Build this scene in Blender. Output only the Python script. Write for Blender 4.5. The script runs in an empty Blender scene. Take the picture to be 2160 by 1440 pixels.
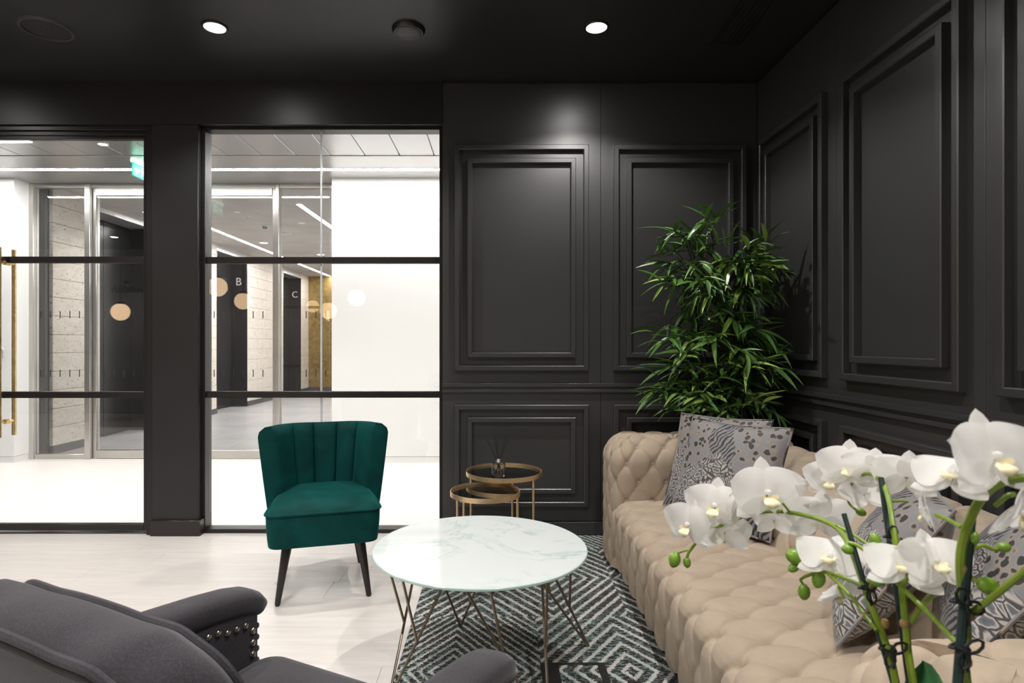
import bpy, bmesh, math, random
from mathutils import Vector, Matrix, Quaternion

RND = random.Random(11)
SC = bpy.context.scene
COL = SC.collection
pi = math.pi

# ------------------------------------------------------------------ camera, world, light level
F = 1265.0                      # focal length in pixels of the 2160x1440 frame
CX, CY, CH = 1050.0, 725.0, 1.2 # vanishing point of the room axis, camera height
cam_d = bpy.data.cameras.new('camera')
cam = bpy.data.objects.new('camera', cam_d)
COL.objects.link(cam)
cam.location = (0, 0, CH)
cam.rotation_euler = (pi / 2, 0, 0)
cam_d.sensor_width = 36.0
cam_d.lens = F / 2160 * 36.0
cam_d.shift_x = (1080 - CX) / 2160
cam_d.shift_y = (CY - 720) / 2160
cam_d.clip_start = 0.02
cam_d.dof.use_dof = True
cam_d.dof.focus_distance = 2.6
cam_d.dof.aperture_fstop = 9.0
SC.camera = cam

world = bpy.data.worlds.new('world')
SC.world = world
world.use_nodes = True
world.node_tree.nodes['Background'].inputs[0].default_value = (0.6, 0.7, 1.0, 1)
world.node_tree.nodes['Background'].inputs[1].default_value = 0.01

SC.view_settings.view_transform = 'Standard'
SC.view_settings.look = 'None'
SC.view_settings.gamma = 1.0
SC.view_settings.use_curve_mapping = False
SC.view_settings.exposure = 0.0
SPOT_W = 92.0        # each downlight of the lounge
STRIP_E = 85.0       # line lights of the lobby
SC.cycles.max_bounces = 8
SC.cycles.diffuse_bounces = 4
SC.cycles.glossy_bounces = 5
SC.cycles.transparent_max_bounces = 12
SC.cycles.sample_clamp_indirect = 8.0

def at(px, py, d):
    return Vector(((px - CX) / F * d, d, CH - (py - CY) / F * d))

# ------------------------------------------------------------------ helpers: mesh building
class MB:
    def __init__(s):
        s.v = []; s.f = []; s.uv = []
    def add(s, vs, fs, M=None, uv=None):
        b = len(s.v)
        if M is not None:
            vs = [M @ Vector(p) for p in vs]
        s.v += [tuple(p) for p in vs]
        s.f += [tuple(b + i for i in f) for f in fs]
        s.uv += list(uv) if uv else [(p[0], p[1]) for p in vs]
        return s
    def box(s, x0, x1, y0, y1, z0, z1, b=0.0, M=None):
        if b <= 0:
            vs = [(x, y, z) for x in (x0, x1) for y in (y0, y1) for z in (z0, z1)]
            fs = [(0, 1, 3, 2), (4, 6, 7, 5), (0, 4, 5, 1), (2, 3, 7, 6), (0, 2, 6, 4), (1, 5, 7, 3)]
            return s.add(vs, fs, M)
        lo = (x0, y0, z0); hi = (x1, y1, z1)
        vs = []; ix = {}
        for sx in (0, 1):
            for sy in (0, 1):
                for sz in (0, 1):
                    sg = (sx, sy, sz)
                    for a in range(3):
                        p = []
                        for k in range(3):
                            e = hi[k] if sg[k] else lo[k]
                            if k != a:
                                e += -b if sg[k] else b
                            p.append(e)
                        ix[(sx, sy, sz, a)] = len(vs); vs.append(tuple(p))
        fs = []
        for a in range(3):
            o = [k for k in range(3) if k != a]
            for sg in (0, 1):
                q = []
                for (m, n) in ((0, 0), (1, 0), (1, 1), (0, 1)):
                    t = [0, 0, 0]; t[a] = sg; t[o[0]] = m; t[o[1]] = n
                    q.append(ix[(*t, a)])
                fs.append(tuple(q) if (sg == 1) != (a == 1) else tuple(reversed(q)))
        for e in range(3):
            o = [k for k in range(3) if k != e]
            for m in (0, 1):
                for n in (0, 1):
                    t0 = [0, 0, 0]; t0[o[0]] = m; t0[o[1]] = n
                    t1 = list(t0); t1[e] = 1
                    q = [ix[(*t0, o[0])], ix[(*t1, o[0])], ix[(*t1, o[1])], ix[(*t0, o[1])]]
                    fs.append(tuple(q))
        for sx in (0, 1):
            for sy in (0, 1):
                for sz in (0, 1):
                    fs.append(tuple(ix[(sx, sy, sz, a)] for a in range(3)))
        return s.add(vs, fs, M)
    def tube(s, pts, r, n=8, cap=True, M=None, closed=False, flat=1.0):
        pts = [Vector(p) for p in pts]
        m = len(pts)
        rs = r if isinstance(r, (list, tuple)) else [r] * m
        vs = []; fs = []
        prev = None
        for i, p in enumerate(pts):
            a = pts[(i - 1) % m] if (closed or i > 0) else p
            c = pts[(i + 1) % m] if (closed or i < m - 1) else p
            t = (c - a)
            t = t.normalized() if t.length > 1e-9 else Vector((0, 0, 1))
            if prev is None:
                ref = Vector((0, 0, 1)) if abs(t.z) < .9 else Vector((1, 0, 0))
                u = t.cross(ref).normalized()
            else:
                u = prev - t * prev.dot(t)
                u = u.normalized() if u.length > 1e-6 else t.orthogonal().normalized()
            prev = u
            w = t.cross(u)
            for k in range(n):
                an = 2 * pi * k / n
                vs.append(p + u * math.cos(an) * rs[i] + w * math.sin(an) * rs[i] * flat)
        for i in range(m if closed else m - 1):
            j = (i + 1) % m
            for k in range(n):
                l = (k + 1) % n
                fs.append((i * n + k, i * n + l, j * n + l, j * n + k))
        if cap and not closed:
            fs.append(tuple(range(n - 1, -1, -1)))
            fs.append(tuple((m - 1) * n + k for k in range(n)))
        return s.add(vs, fs, M)
    def lathe(s, prof, n=24, M=None, c=(0, 0, 0), cap=True):
        vs = []; fs = []; m = len(prof); st = []
        for (r, z) in prof:
            st.append((len(vs), r < 1e-4))
            if r < 1e-4:
                vs.append((c[0], c[1], c[2] + z))
            else:
                vs += [(c[0] + r * math.cos(2 * pi * k / n), c[1] + r * math.sin(2 * pi * k / n), c[2] + z) for k in range(n)]
        for i in range(m - 1):
            (a, pa), (b, pb) = st[i], st[i + 1]
            for k in range(n):
                l = (k + 1) % n
                if pa and pb: continue
                if pa: fs.append((a, b + l, b + k))
                elif pb: fs.append((a + k, a + l, b))
                else: fs.append((a + k, a + l, b + l, b + k))
        if cap and not st[0][1]:
            fs.append(tuple(range(n - 1, -1, -1)))
        if cap and not st[-1][1]:
            fs.append(tuple(st[-1][0] + k for k in range(n)))
        return s.add(vs, fs, M)
    def loft(s, rings, M=None, cap=True, closed=True):
        n = len(rings[0]); vs = [p for r in rings for p in r]; fs = []
        for i in range(len(rings) - 1):
            for k in range(n if closed else n - 1):
                l = (k + 1) % n
                fs.append((i * n + k, i * n + l, (i + 1) * n + l, (i + 1) * n + k))
        if cap and closed:
            fs.append(tuple(range(n - 1, -1, -1)))
            fs.append(tuple((len(rings) - 1) * n + k for k in range(n)))
        return s.add(vs, fs, M)
    def grid(s, fn, nu, nv, M=None, uvfn=None):
        vs = []; uv = []
        for i in range(nu + 1):
            for j in range(nv + 1):
                u, v = i / nu, j / nv
                vs.append(fn(u, v)); uv.append((u, v))
        fs = [(i * (nv + 1) + j, (i + 1) * (nv + 1) + j, (i + 1) * (nv + 1) + j + 1, i * (nv + 1) + j + 1)
              for i in range(nu) for j in range(nv)]
        return s.add(vs, fs, M, uv)
    def mesh(s, name, mat, smooth=38, fix=True):
        me = bpy.data.meshes.new(name)
        me.from_pydata(s.v, [], s.f)
        ul = me.uv_layers.new(name='UVMap')
        for l in me.loops:
            ul.data[l.index].uv = s.uv[l.vertex_index]
        if fix:
            bm = bmesh.new(); bm.from_mesh(me)
            bmesh.ops.recalc_face_normals(bm, faces=bm.faces)
            bm.to_mesh(me); bm.free()
        if smooth:
            me.polygons.foreach_set('use_smooth', [True] * len(me.polygons))
            me.set_sharp_from_angle(angle=math.radians(smooth))
        me.materials.append(mat)
        return me

def wm(p):
    M = Matrix.Identity(4)
    while p is not None:
        M = (p.matrix_parent_inverse if p.parent else Matrix.Identity(4)) @ p.matrix_basis @ M if False else \
            ((p.matrix_parent_inverse @ p.matrix_basis) if p.parent else p.matrix_basis) @ M
        p = p.parent
    return M

def place(name, me, parent=None, M=None):
    """one object for a mesh given in world space (or moved by M), under parent"""
    o = bpy.data.objects.new(name, me)
    COL.objects.link(o)
    if M is not None:
        o.matrix_basis = M
    if parent is not None:
        o.parent = parent
        o.matrix_parent_inverse = wm(parent).inverted()
    return o

def obj(name, mb, mat, parent=None, smooth=38, fix=True, M=None):
    return place(name, mb.mesh(name, mat, smooth, fix), parent, M)

def tag(o, label, cat, group=None, kind=None):
    o['label'] = label; o['category'] = cat
    if group: o['group'] = group
    if kind: o['kind'] = kind
    return o

def thing(name, label, cat, loc=(0, 0, 0), rz=0.0, group=None, kind=None):
    o = bpy.data.objects.new(name, None)
    o.empty_display_size = .1
    COL.objects.link(o)
    o.location = loc; o.rotation_euler = (0, 0, rz)
    o.matrix_basis = Matrix.Translation(Vector(loc)) @ Matrix.Rotation(rz, 4, 'Z')
    return tag(o, label, cat, group, kind)

def frame(c, z, up=(0, 0, 1)):
    """matrix at c whose local z is along z"""
    z = Vector(z).normalized(); up = Vector(up)
    x = up.cross(z)
    x = x.normalized() if x.length > 1e-5 else z.orthogonal().normalized()
    y = z.cross(x)
    M = Matrix((x, y, z)).transposed().to_4x4()
    return Matrix.Translation(Vector(c)) @ M

def spline(pts, n=6):
    pts = [Vector(p) for p in pts]
    if len(pts) < 3:
        return pts
    out = []
    e = [pts[0] * 2 - pts[1]] + pts + [pts[-1] * 2 - pts[-2]]
    for i in range(1, len(e) - 2):
        p0, p1, p2, p3 = e[i - 1:i + 3]
        for k in range(n):
            t = k / n
            out.append(.5 * ((2 * p1) + (p2 - p0) * t + (2 * p0 - 5 * p1 + 4 * p2 - p3) * t * t + (3 * p1 - p0 - 3 * p2 + p3) * t ** 3))
    out.append(pts[-1])
    return out

def text_mesh(body, size, mat, depth=.004):
    cu = bpy.data.curves.new('lettering', 'FONT')
    cu.body = body; cu.size = size; cu.extrude = depth; cu.align_x = 'CENTER'; cu.align_y = 'CENTER'
    o = bpy.data.objects.new('lettering', cu)
    COL.objects.link(o)
    dg = bpy.context.evaluated_depsgraph_get()
    me = bpy.data.meshes.new_from_object(o.evaluated_get(dg))
    bpy.data.objects.remove(o)
    me.materials.clear(); me.materials.append(mat)
    return me

# ------------------------------------------------------------------ helpers: materials
class NT:
    def __init__(s, name):
        s.m = bpy.data.materials.new(name); s.m.use_nodes = True
        s.t = s.m.node_tree; s.p = s.t.nodes['Principled BSDF']
    def n(s, typ, **kw):
        nd = s.t.nodes.new(typ)
        for k, v in kw.items():
            if hasattr(nd, k) and k not in nd.inputs:
                setattr(nd, k, v)
            else:
                nd.inputs[k].default_value = v
        return nd
    def l(s, a, b):
        s.t.links.new(a, b)
    def math(s, op, a, b=None, c=None):
        nd = s.t.nodes.new('ShaderNodeMath'); nd.operation = op
        for i, x in enumerate((a, b, c)):
            if x is None: continue
            if isinstance(x, (int, float)): nd.inputs[i].default_value = x
            else: s.l(x, nd.inputs[i])
        return nd.outputs[0]
    def mix(s, fac, a, b):
        nd = s.t.nodes.new('ShaderNodeMix'); nd.data_type = 'RGBA'
        for i, x in ((0, fac), (6, a), (7, b)):
            if isinstance(x, (int, float)): nd.inputs[i].default_value = x
            elif isinstance(x, (tuple, list)): nd.inputs[i].default_value = (*x[:3], 1)
            else: s.l(x, nd.inputs[i])
        return nd.outputs[2]
    def ramp(s, fac, stops):
        nd = s.t.nodes.new('ShaderNodeValToRGB'); s.l(fac, nd.inputs[0])
        el = nd.color_ramp.elements
        while len(el) < len(stops): el.new(.5)
        for e, (p, c) in zip(el, stops):
            e.position = p; e.color = (*c, 1) if len(c) == 3 else c
        return nd.outputs[0]
    def coords(s, kind='Object', scale=(1, 1, 1), rot=(0, 0, 0)):
        if kind == 'World':
            src = s.t.nodes.new('ShaderNodeNewGeometry').outputs['Position']
        else:
            src = s.t.nodes.new('ShaderNodeTexCoord').outputs[kind]
        mp = s.t.nodes.new('ShaderNodeMapping'); s.l(src, mp.inputs[0])
        mp.inputs['Scale'].default_value = scale; mp.inputs['Rotation'].default_value = rot
        return mp.outputs[0]
    def noise(s, vec, scale, detail=3, rough=.55, dist=0):
        nd = s.n('ShaderNodeTexNoise', Scale=scale, Detail=detail, Roughness=rough, Distortion=dist)
        s.l(vec, nd.inputs['Vector']); return nd.outputs['Fac']
    def bump(s, h, strength=.2, dist=.01):
        nd = s.n('ShaderNodeBump', Strength=strength, Distance=dist); s.l(h, nd.inputs['Height'])
        s.l(nd.outputs[0], s.p.inputs['Normal'])
    def set(s, **kw):
        names = dict(col='Base Color', rough='Roughness', metal='Metallic', ior='IOR', trans='Transmission Weight',
                     sheen='Sheen Weight', sheenr='Sheen Roughness', coat='Coat Weight', coatr='Coat Roughness',
                     ec='Emission Color', es='Emission Strength', sss='Subsurface Weight', spec='Specular IOR Level',
                     sheent='Sheen Tint', alpha='Alpha')
        for k, v in kw.items():
            i = s.p.inputs[names[k]]
            if isinstance(v, (tuple, list)): i.default_value = (*v[:3], 1)
            elif isinstance(v, (int, float)): i.default_value = v
            else: s.l(v, i)
        return s

def plain(name, col, rough=.5, metal=0.0, col2=None, nscale=12, bump=0.0, bscale=150, kind='Object', **kw):
    t = NT(name)
    v = t.coords(kind)
    c2 = col2 or tuple(c * .86 for c in col)
    f = t.noise(v, nscale, 4)
    t.set(col=t.mix(t.ramp(f, [(.35, (0, 0, 0)), (.65, (1, 1, 1))]), col, c2), rough=rough, metal=metal, **kw)
    if bump:
        t.bump(t.noise(v, bscale, 2), bump, .004)
    return t.m

def emitter(name, col, e):
    t = NT(name); t.set(col=(0.8, 0.8, 0.8), ec=col, es=e); return t.m

M = {}
M['wall'] = plain('charcoal_paint', (.034, .034, .035), .35, col2=(.031, .031, .032), nscale=3, bump=.02, bscale=400, kind='World', spec=.85)
M['ceil'] = plain('black_ceiling_paint', (.018, .0175, .0175), .42, nscale=3, bump=.03, bscale=300, kind='World')
M['black_metal'] = plain('black_powder_coat', (.012, .011, .011), .35, nscale=30)
M['column'] = plain('column_paint', (.016, .016, .0175), .4, nscale=3, kind='World')
M['brown_base'] = plain('dark_bronze_skirting', (.022, .018, .017), .3, nscale=5, kind='World')
M['white_wall'] = plain('white_back_painted_glass', (.86, .86, .855), .25, nscale=2, col2=(.85, .85, .84), kind='World')
M['steel'] = plain('brushed_steel', (.62, .60, .57), .3, .9, nscale=3, col2=(.55, .53, .50))
M['chrome'] = plain('polished_steel', (.75, .75, .75), .12, 1.0)
M['grey_panel'] = plain('dark_grey_panel', (.07, .07, .075), .3, nscale=3, kind='World')
M['lift_dark'] = plain('dark_lift_metal', (.030, .030, .034), .25, .3, nscale=3, kind='World')
M['silver'] = plain('silver_trim', (.7, .7, .72), .3, .6)
M['white_plastic'] = plain('white_plastic', (.75, .75, .75), .4)
M['black_plastic'] = plain('black_plastic', (.015, .015, .016), .4)
M['dark_rim'] = plain('dark_grey_rim', (.055, .052, .050), .4)
M['speaker_mesh'] = plain('speaker_mesh', (.014, .014, .014), .6, bump=.3, bscale=600)
M['grey_disc'] = plain('grey_detector_disc', (.09, .088, .085), .5)
M['brass'] = plain('brushed_brass', (.82, .60, .28), .34, 1.0, col2=(.62, .43, .19), nscale=40)
M['brass_soft'] = plain('satin_brass', (.88, .67, .42), .42, 1.0, col2=(.80, .60, .36), nscale=20)
M['bronze'] = plain('bronze_rod', (.27, .215, .165), .28, 1.0, nscale=20)
M['dark_wood'] = plain('black_lacquered_wood', (.012, .010, .009), .3, nscale=40)
M['ceil_lift'] = plain('warm_white_ceiling', (.62, .59, .56), .6, nscale=2, kind='World')
M['plaster'] = plain('grey_plaster', (.42, .41, .40), .6, nscale=2, kind='World')
M['strip'] = emitter('line_light', (1.0, .97, .95), STRIP_E)
M['lamp'] = emitter('downlight_lamp', (1.0, .97, .95), 120.0)
M['dim_lamp'] = emitter('small_ceiling_lamp', (1.0, .97, .93), 6.0)
M['globe'] = emitter('opal_globe', (1.0, .66, .38), 9.0)
M['white_letter'] = plain('white_letter', (.8, .8, .8), .5)
M['blue_sign'] = plain('blue_enamel', (.01, .12, .5), .4)
M['blue_led'] = emitter('blue_led', (.1, .2, 1.0), 6.0)
M['dash'] = plain('black_vinyl', (.012, .012, .012), .6)

def glass_pane(name, tint=(1, 1, 1), ior=1.5):
    t = NT(name); nt = t.t
    fr = t.n('ShaderNodeFresnel', IOR=ior)
    tr = t.n('ShaderNodeBsdfTransparent'); tr.inputs[0].default_value = (*tint, 1)
    gl = t.n('ShaderNodeBsdfGlossy', Roughness=0.0)
    gl.inputs['Color'].default_value = (1, 1, 1, 1)
    mx = t.n('ShaderNodeMixShader')
    t.l(fr.outputs[0], mx.inputs[0]); t.l(tr.outputs[0], mx.inputs[1]); t.l(gl.outputs[0], mx.inputs[2])
    t.l(mx.outputs[0], nt.nodes['Material Output'].inputs[0])
    return t.m
M['glass'] = glass_pane('clear_pane', (.97, .98, .975), 1.42)
M['glass_joint'] = plain('polished_glass_edge', (.62, .66, .68), .15)

def real_glass():
    t = NT('bottle_glass'); t.set(col=(.97, .98, .98), rough=0.0, trans=1.0, ior=1.45); return t.m
M['bottle'] = real_glass()

def planks_mat(name, a, b, c):
    t = NT(name)
    v = t.coords('World', (1.2, 14, 1))
    f = t.noise(v, 2.2, 6, .6, .4)
    v2 = t.coords('World', (3, 90, 1))
    g = t.noise(v2, 2.0, 3)
    oi = t.t.nodes.new('ShaderNodeObjectInfo').outputs['Random']
    base = t.mix(t.ramp(f, [(.32, (0, 0, 0)), (.7, (1, 1, 1))]), a, b)
    base = t.mix(t.math('MULTIPLY', t.ramp(g, [(.55, (0, 0, 0)), (.75, (1, 1, 1))]), .35), base, c)
    base = t.mix(t.math('MULTIPLY', oi, .45), base, b)
    t.set(col=base, rough=.32, spec=.4)
    t.bump(g, .03, .002)
    return t.m
M['plank'] = planks_mat('whitewashed_plank', (.80, .765, .735), (.70, .655, .62), (.58, .52, .48))
M['tile_grey'] = plain('grey_lobby_tile', (.36, .35, .36), .35, col2=(.29, .28, .29), nscale=1.5, kind='World')

def stone():
    t = NT('shell_limestone')
    v = t.coords('World', (1, 1, 2.2))
    f = t.noise(v, 9, 5, .65)
    g = t.noise(v, 24, 3, .6)
    c = t.mix(t.ramp(f, [(.35, (0, 0, 0)), (.65, (1, 1, 1))]), (.74, .68, .62), (.63, .56, .50))
    c = t.mix(t.ramp(g, [(.60, (0, 0, 0)), (.66, (1, 1, 1))]), c, (.34, .26, .19))
    oi = t.t.nodes.new('ShaderNodeObjectInfo').outputs['Random']
    c = t.mix(t.math('MULTIPLY', oi, .25), c, (.66, .60, .55))
    t.set(col=c, rough=.6); t.bump(t.ramp(g, [(.6, (1, 1, 1)), (.7, (0, 0, 0))]), .3, .004)
    return t.m
M['stone'] = stone()

def gold():
    t = NT('gold_leaf_wall'); v = t.coords('World')
    f = t.noise(v, 2.6, 6, .7, .6); g = t.noise(v, 14, 4)
    c = t.mix(t.ramp(f, [(.3, (0, 0, 0)), (.7, (1, 1, 1))]), (.30, .19, .055), (.13, .08, .025))
    c = t.mix(t.ramp(g, [(.4, (0, 0, 0)), (.7, (1, 1, 1))]), c, (.34, .23, .08))
    t.set(col=c, rough=.42, metal=.4); return t.m
M['gold'] = gold()

def metal_panel():
    t = NT('satin_ceiling_panel'); v = t.coords('World')
    t.set(col=t.mix(t.noise(v, 1.2, 3), (.52, .51, .51), (.44, .43, .43)), rough=.33, metal=.75); return t.m
M['ceil_panel'] = metal_panel()

def velvet():
    t = NT('teal_velvet'); v = t.coords('Object')
    f = t.noise(v, 5, 5, .6, .8)
    c = t.mix(t.ramp(f, [(.3, (0, 0, 0)), (.7, (1, 1, 1))]), (.000, .060, .055), (.000, .026, .024))  # mottling puts the velvet's sheen variation into the colour
    t.set(col=c, rough=.75, sheen=.35, sheenr=.35, sheent=(.02, .45, .40), spec=.15)
    t.bump(t.noise(v, 900, 2), .12, .002); return t.m
M['velvet'] = velvet()

def suede():
    t = NT('beige_suede'); v = t.coords('World')
    f = t.noise(v, 7, 5, .65, .6); g = t.noise(v, 300, 2)
    c = t.mix(t.ramp(f, [(.3, (0, 0, 0)), (.7, (1, 1, 1))]), (.435, .352, .268), (.375, .30, .226))
    t.set(col=c, rough=.8, sheen=.12, sheenr=.5, sheent=(.9, .8, .7), spec=.2)
    t.bump(g, .06, .002); return t.m
M['suede'] = suede()

def linen(name, a, b):
    t = NT(name); v = t.coords('Object')
    f = t.noise(v, 9, 4, .6); g = t.noise(v, 420, 2)
    c = t.mix(t.ramp(f, [(.3, (0, 0, 0)), (.7, (1, 1, 1))]), a, b)
    c = t.mix(t.math('MULTIPLY', t.ramp(g, [(.45, (0, 0, 0)), (.62, (1, 1, 1))]), .35), c, tuple(x * 1.8 for x in a))
    t.set(col=c, rough=.85, sheen=.25, sheenr=.4, spec=.15); t.bump(g, .2, .002); return t.m
M['linen'] = linen('charcoal_linen', (.048, .045, .052), (.034, .032, .037))

def marble():
    t = NT('marble_print_glass'); v = t.coords('Object')
    v1 = t.noise(v, 3.0, 7, .62, 1.6)
    vein = t.math('ABSOLUTE', t.math('SUBTRACT', v1, .5))
    f = t.ramp(vein, [(.0, (1, 1, 1)), (.018, (.25, .25, .25)), (.05, (0, 0, 0))])
    msk = t.ramp(t.noise(v, 2.2, 2), [(.45, (0, 0, 0)), (.68, (1, 1, 1))])
    c = t.mix(t.noise(v, 2, 4), (.71, .755, .745), (.75, .785, .775))
    c = t.mix(t.math('MULTIPLY', t.math('MULTIPLY', f, msk), .95), c, (.10, .36, .31))
    v2 = t.noise(v, 9.0, 3, .6, .3)
    blob = t.math('MULTIPLY', t.ramp(v2, [(.70, (0, 0, 0)), (.78, (1, 1, 1))]), t.ramp(msk, [(.2, (0, 0, 0)), (.8, (1, 1, 1))]))
    c = t.mix(t.math('MULTIPLY', blob, .7), c, (.05, .28, .24))
    t.set(col=c, rough=.12, spec=.4, coat=.3, coatr=.05); return t.m
M['marble'] = marble()
M['glass_edge'] = plain('pale_green_glass_edge', (.55, .72, .67), .15)
M['smoked_mirror'] = plain('smoked_mirror', (.20, .21, .20), .03, 1.0)

def rug():
    t = NT('chevron_carpet')
    v0 = t.coords('World')
    # woven steps: snap the position to the tufts, then wander a little
    sn = t.n('ShaderNodeVectorMath', operation='SNAP'); t.l(v0, sn.inputs[0]); sn.inputs[1].default_value = (.0045, .0045, 1)
    nz = t.n('ShaderNodeTexNoise', Scale=130.0, Detail=2.0); t.l(sn.outputs[0], nz.inputs['Vector'])
    of = t.n('ShaderNodeVectorMath', operation='MULTIPLY_ADD'); t.l(nz.outputs['Color'], of.inputs[0])
    of.inputs[1].default_value = (.024, .024, 0); t.l(sn.outputs[0], of.inputs[2])
    sp = t.n('ShaderNodeSeparateXYZ'); t.l(of.outputs[0], sp.inputs[0])
    x, y = sp.outputs[0], sp.outputs[1]
    L, H = .66, .88
    row = t.math('FLOOR', t.math('DIVIDE', y, H))
    odd = t.math('MODULO', t.math('ABSOLUTE', row), 2.0)
    xs = t.math('ADD', t.math('DIVIDE', x, L), t.math('MULTIPLY', row, .37))
    colm = t.math('FLOOR', xs)
    fx = t.math('ABSOLUTE', t.math('SUBTRACT', t.math('FRACT', xs), .5))
    fy = t.math('ABSOLUTE', t.math('SUBTRACT', t.math('FRACT', t.math('DIVIDE', y, H)), .5))
    hsh = t.n('ShaderNodeTexWhiteNoise', noise_dimensions='2D')
    cb = t.n('ShaderNodeCombineXYZ'); t.l(row, cb.inputs[0]); t.l(colm, cb.inputs[1]); t.l(cb.outputs[0], hsh.inputs['Vector'])
    # nested diamonds, in some cells nested the other way (chevrons)
    d = t.math('ADD', t.math('MULTIPLY', fx, L * 1.0), t.math('MULTIPLY', fy, H * .72))
    ph = t.math('MULTIPLY', hsh.outputs['Value'], .06)
    pit = t.math('ADD', .040, t.math('MULTIPLY', t.math('GREATER_THAN', hsh.outputs['Value'], .45), .018))
    band = t.math('FRACT', t.math('DIVIDE', t.math('ADD', d, ph), pit))
    line = t.ramp(band, [(.0, (1, 1, 1)), (.31, (1, 1, 1)), (.37, (0, 0, 0)), (.97, (0, 0, 0))])
    n2 = t.n('ShaderNodeTexNoise', Scale=1.0, Detail=3.0)
    mp = t.n('ShaderNodeMapping'); t.l(sn.outputs[0], mp.inputs[0]); mp.inputs['Scale'].default_value = (38, 120, 1)
    t.l(mp.outputs[0], n2.inputs['Vector'])
    teal = t.ramp(n2.outputs['Fac'], [(.50, (0, 0, 0)), (.56, (1, 1, 1))])
    patch = t.ramp(t.noise(v0, 2.3, 2), [(.40, (0, 0, 0)), (.58, (1, 1, 1))])
    ground = t.mix(t.math('MULTIPLY', teal, t.math('ADD', .35, t.math('MULTIPLY', patch, .65))), (.030, .025, .024), (.20, .29, .28))
    n3 = t.noise(v0, 5.0, 2)
    lit = t.mix(t.ramp(n3, [(.40, (1, 1, 1)), (.62, (0, 0, 0))]), (.60, .57, .54), (.46, .50, .48))
    c = t.mix(line, ground, lit)
    t.set(col=c, rough=.95, spec=.1, sheen=.1)
    t.bump(t.noise(v0, 420, 2), .5, .004)
    return t.m
M['rug'] = rug()

def pillow_mat(name, seed):
    t = NT(name)
    tc = t.t.nodes.new('ShaderNodeTexCoord')
    mp = t.t.nodes.new('ShaderNodeMapping'); t.l(tc.outputs['UV'], mp.inputs[0])
    mp.inputs['Location'].default_value = (seed * 3.1, seed * 1.7, 0)
    uv = mp.outputs[0]
    nz = t.n('ShaderNodeTexNoise', Scale=9.0, Detail=3.0); t.l(uv, nz.inputs['Vector'])
    wv = t.n('ShaderNodeVectorMath', operation='MULTIPLY_ADD'); t.l(nz.outputs['Color'], wv.inputs[0])
    wv.inputs[1].default_value = (.075, .075, 0); t.l(uv, wv.inputs[2])
    q = wv.outputs[0]
    # scales: rounded cells with a pale outline
    ve = t.n('ShaderNodeTexVoronoi', feature='DISTANCE_TO_EDGE', Scale=17.0); t.l(q, ve.inputs['Vector'])
    cells = t.ramp(ve.outputs['Distance'], [(.05, (.055, .052, .052)), (.10, (.42, .39, .36)), (.15, (.40, .38, .36)), (.22, (.13, .14, .155)), (.45, (.08, .088, .10))])
    # spots: dark, ringed
    vs = t.n('ShaderNodeTexVoronoi', feature='F1', Scale=15.0, Randomness=.75); t.l(q, vs.inputs['Vector'])
    spots = t.ramp(vs.outputs['Distance'], [(.27, (.018, .02, .023)), (.36, (.03, .03, .03)), (.41, (.27, .215, .165)), (.48, (.25, .21, .18)), (.55, (.20, .196, .20))])
    # stripes
    wa = t.n('ShaderNodeTexWave', Scale=8.0, Distortion=7.0, Detail=2.0); wa.inputs['Detail Scale'].default_value = .6
    mr = t.t.nodes.new('ShaderNodeMapping'); t.l(q, mr.inputs[0]); mr.inputs['Rotation'].default_value = (0, 0, .5)
    t.l(mr.outputs[0], wa.inputs['Vector'])
    stripes = t.ramp(wa.outputs['Fac'], [(.28, (.018, .02, .023)), (.40, (.03, .03, .03)), (.48, (.20, .196, .20)), (.9, (.19, .185, .19))])
    sp = t.n('ShaderNodeSeparateXYZ'); t.l(tc.outputs['UV'], sp.inputs[0])
    big = t.noise(uv, 2.6, 2)
    vv = t.math('ADD', sp.outputs[1], t.math('MULTIPLY', t.math('SUBTRACT', big, .5), .9))
    uu = t.math('ADD', sp.outputs[0], t.math('MULTIPLY', t.math('SUBTRACT', big, .5), .5))
    up = t.mix(t.ramp(uu, [(.28, (0, 0, 0)), (.30, (1, 1, 1)), (.56, (1, 1, 1)), (.58, (0, 0, 0))]), spots, stripes)
    lo = t.mix(t.ramp(vv, [(.12, (1, 1, 1)), (.14, (0, 0, 0))]), cells, stripes)
    c = t.mix(t.ramp(vv, [(.50, (0, 0, 0)), (.53, (1, 1, 1))]), lo, up)
    t.set(col=c, rough=.6, sheen=.25, sheenr=.4)
    t.bump(ve.outputs['Distance'], .15, .003)
    return t.m
PIL = [pillow_mat('animal_print_velvet_%s' % n, s) for n, s in (('a', 0), ('b', 1), ('c', 2), ('d', 3))]
M['piping_dark'] = plain('brown_piping', (.05, .035, .03), .7)

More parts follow.
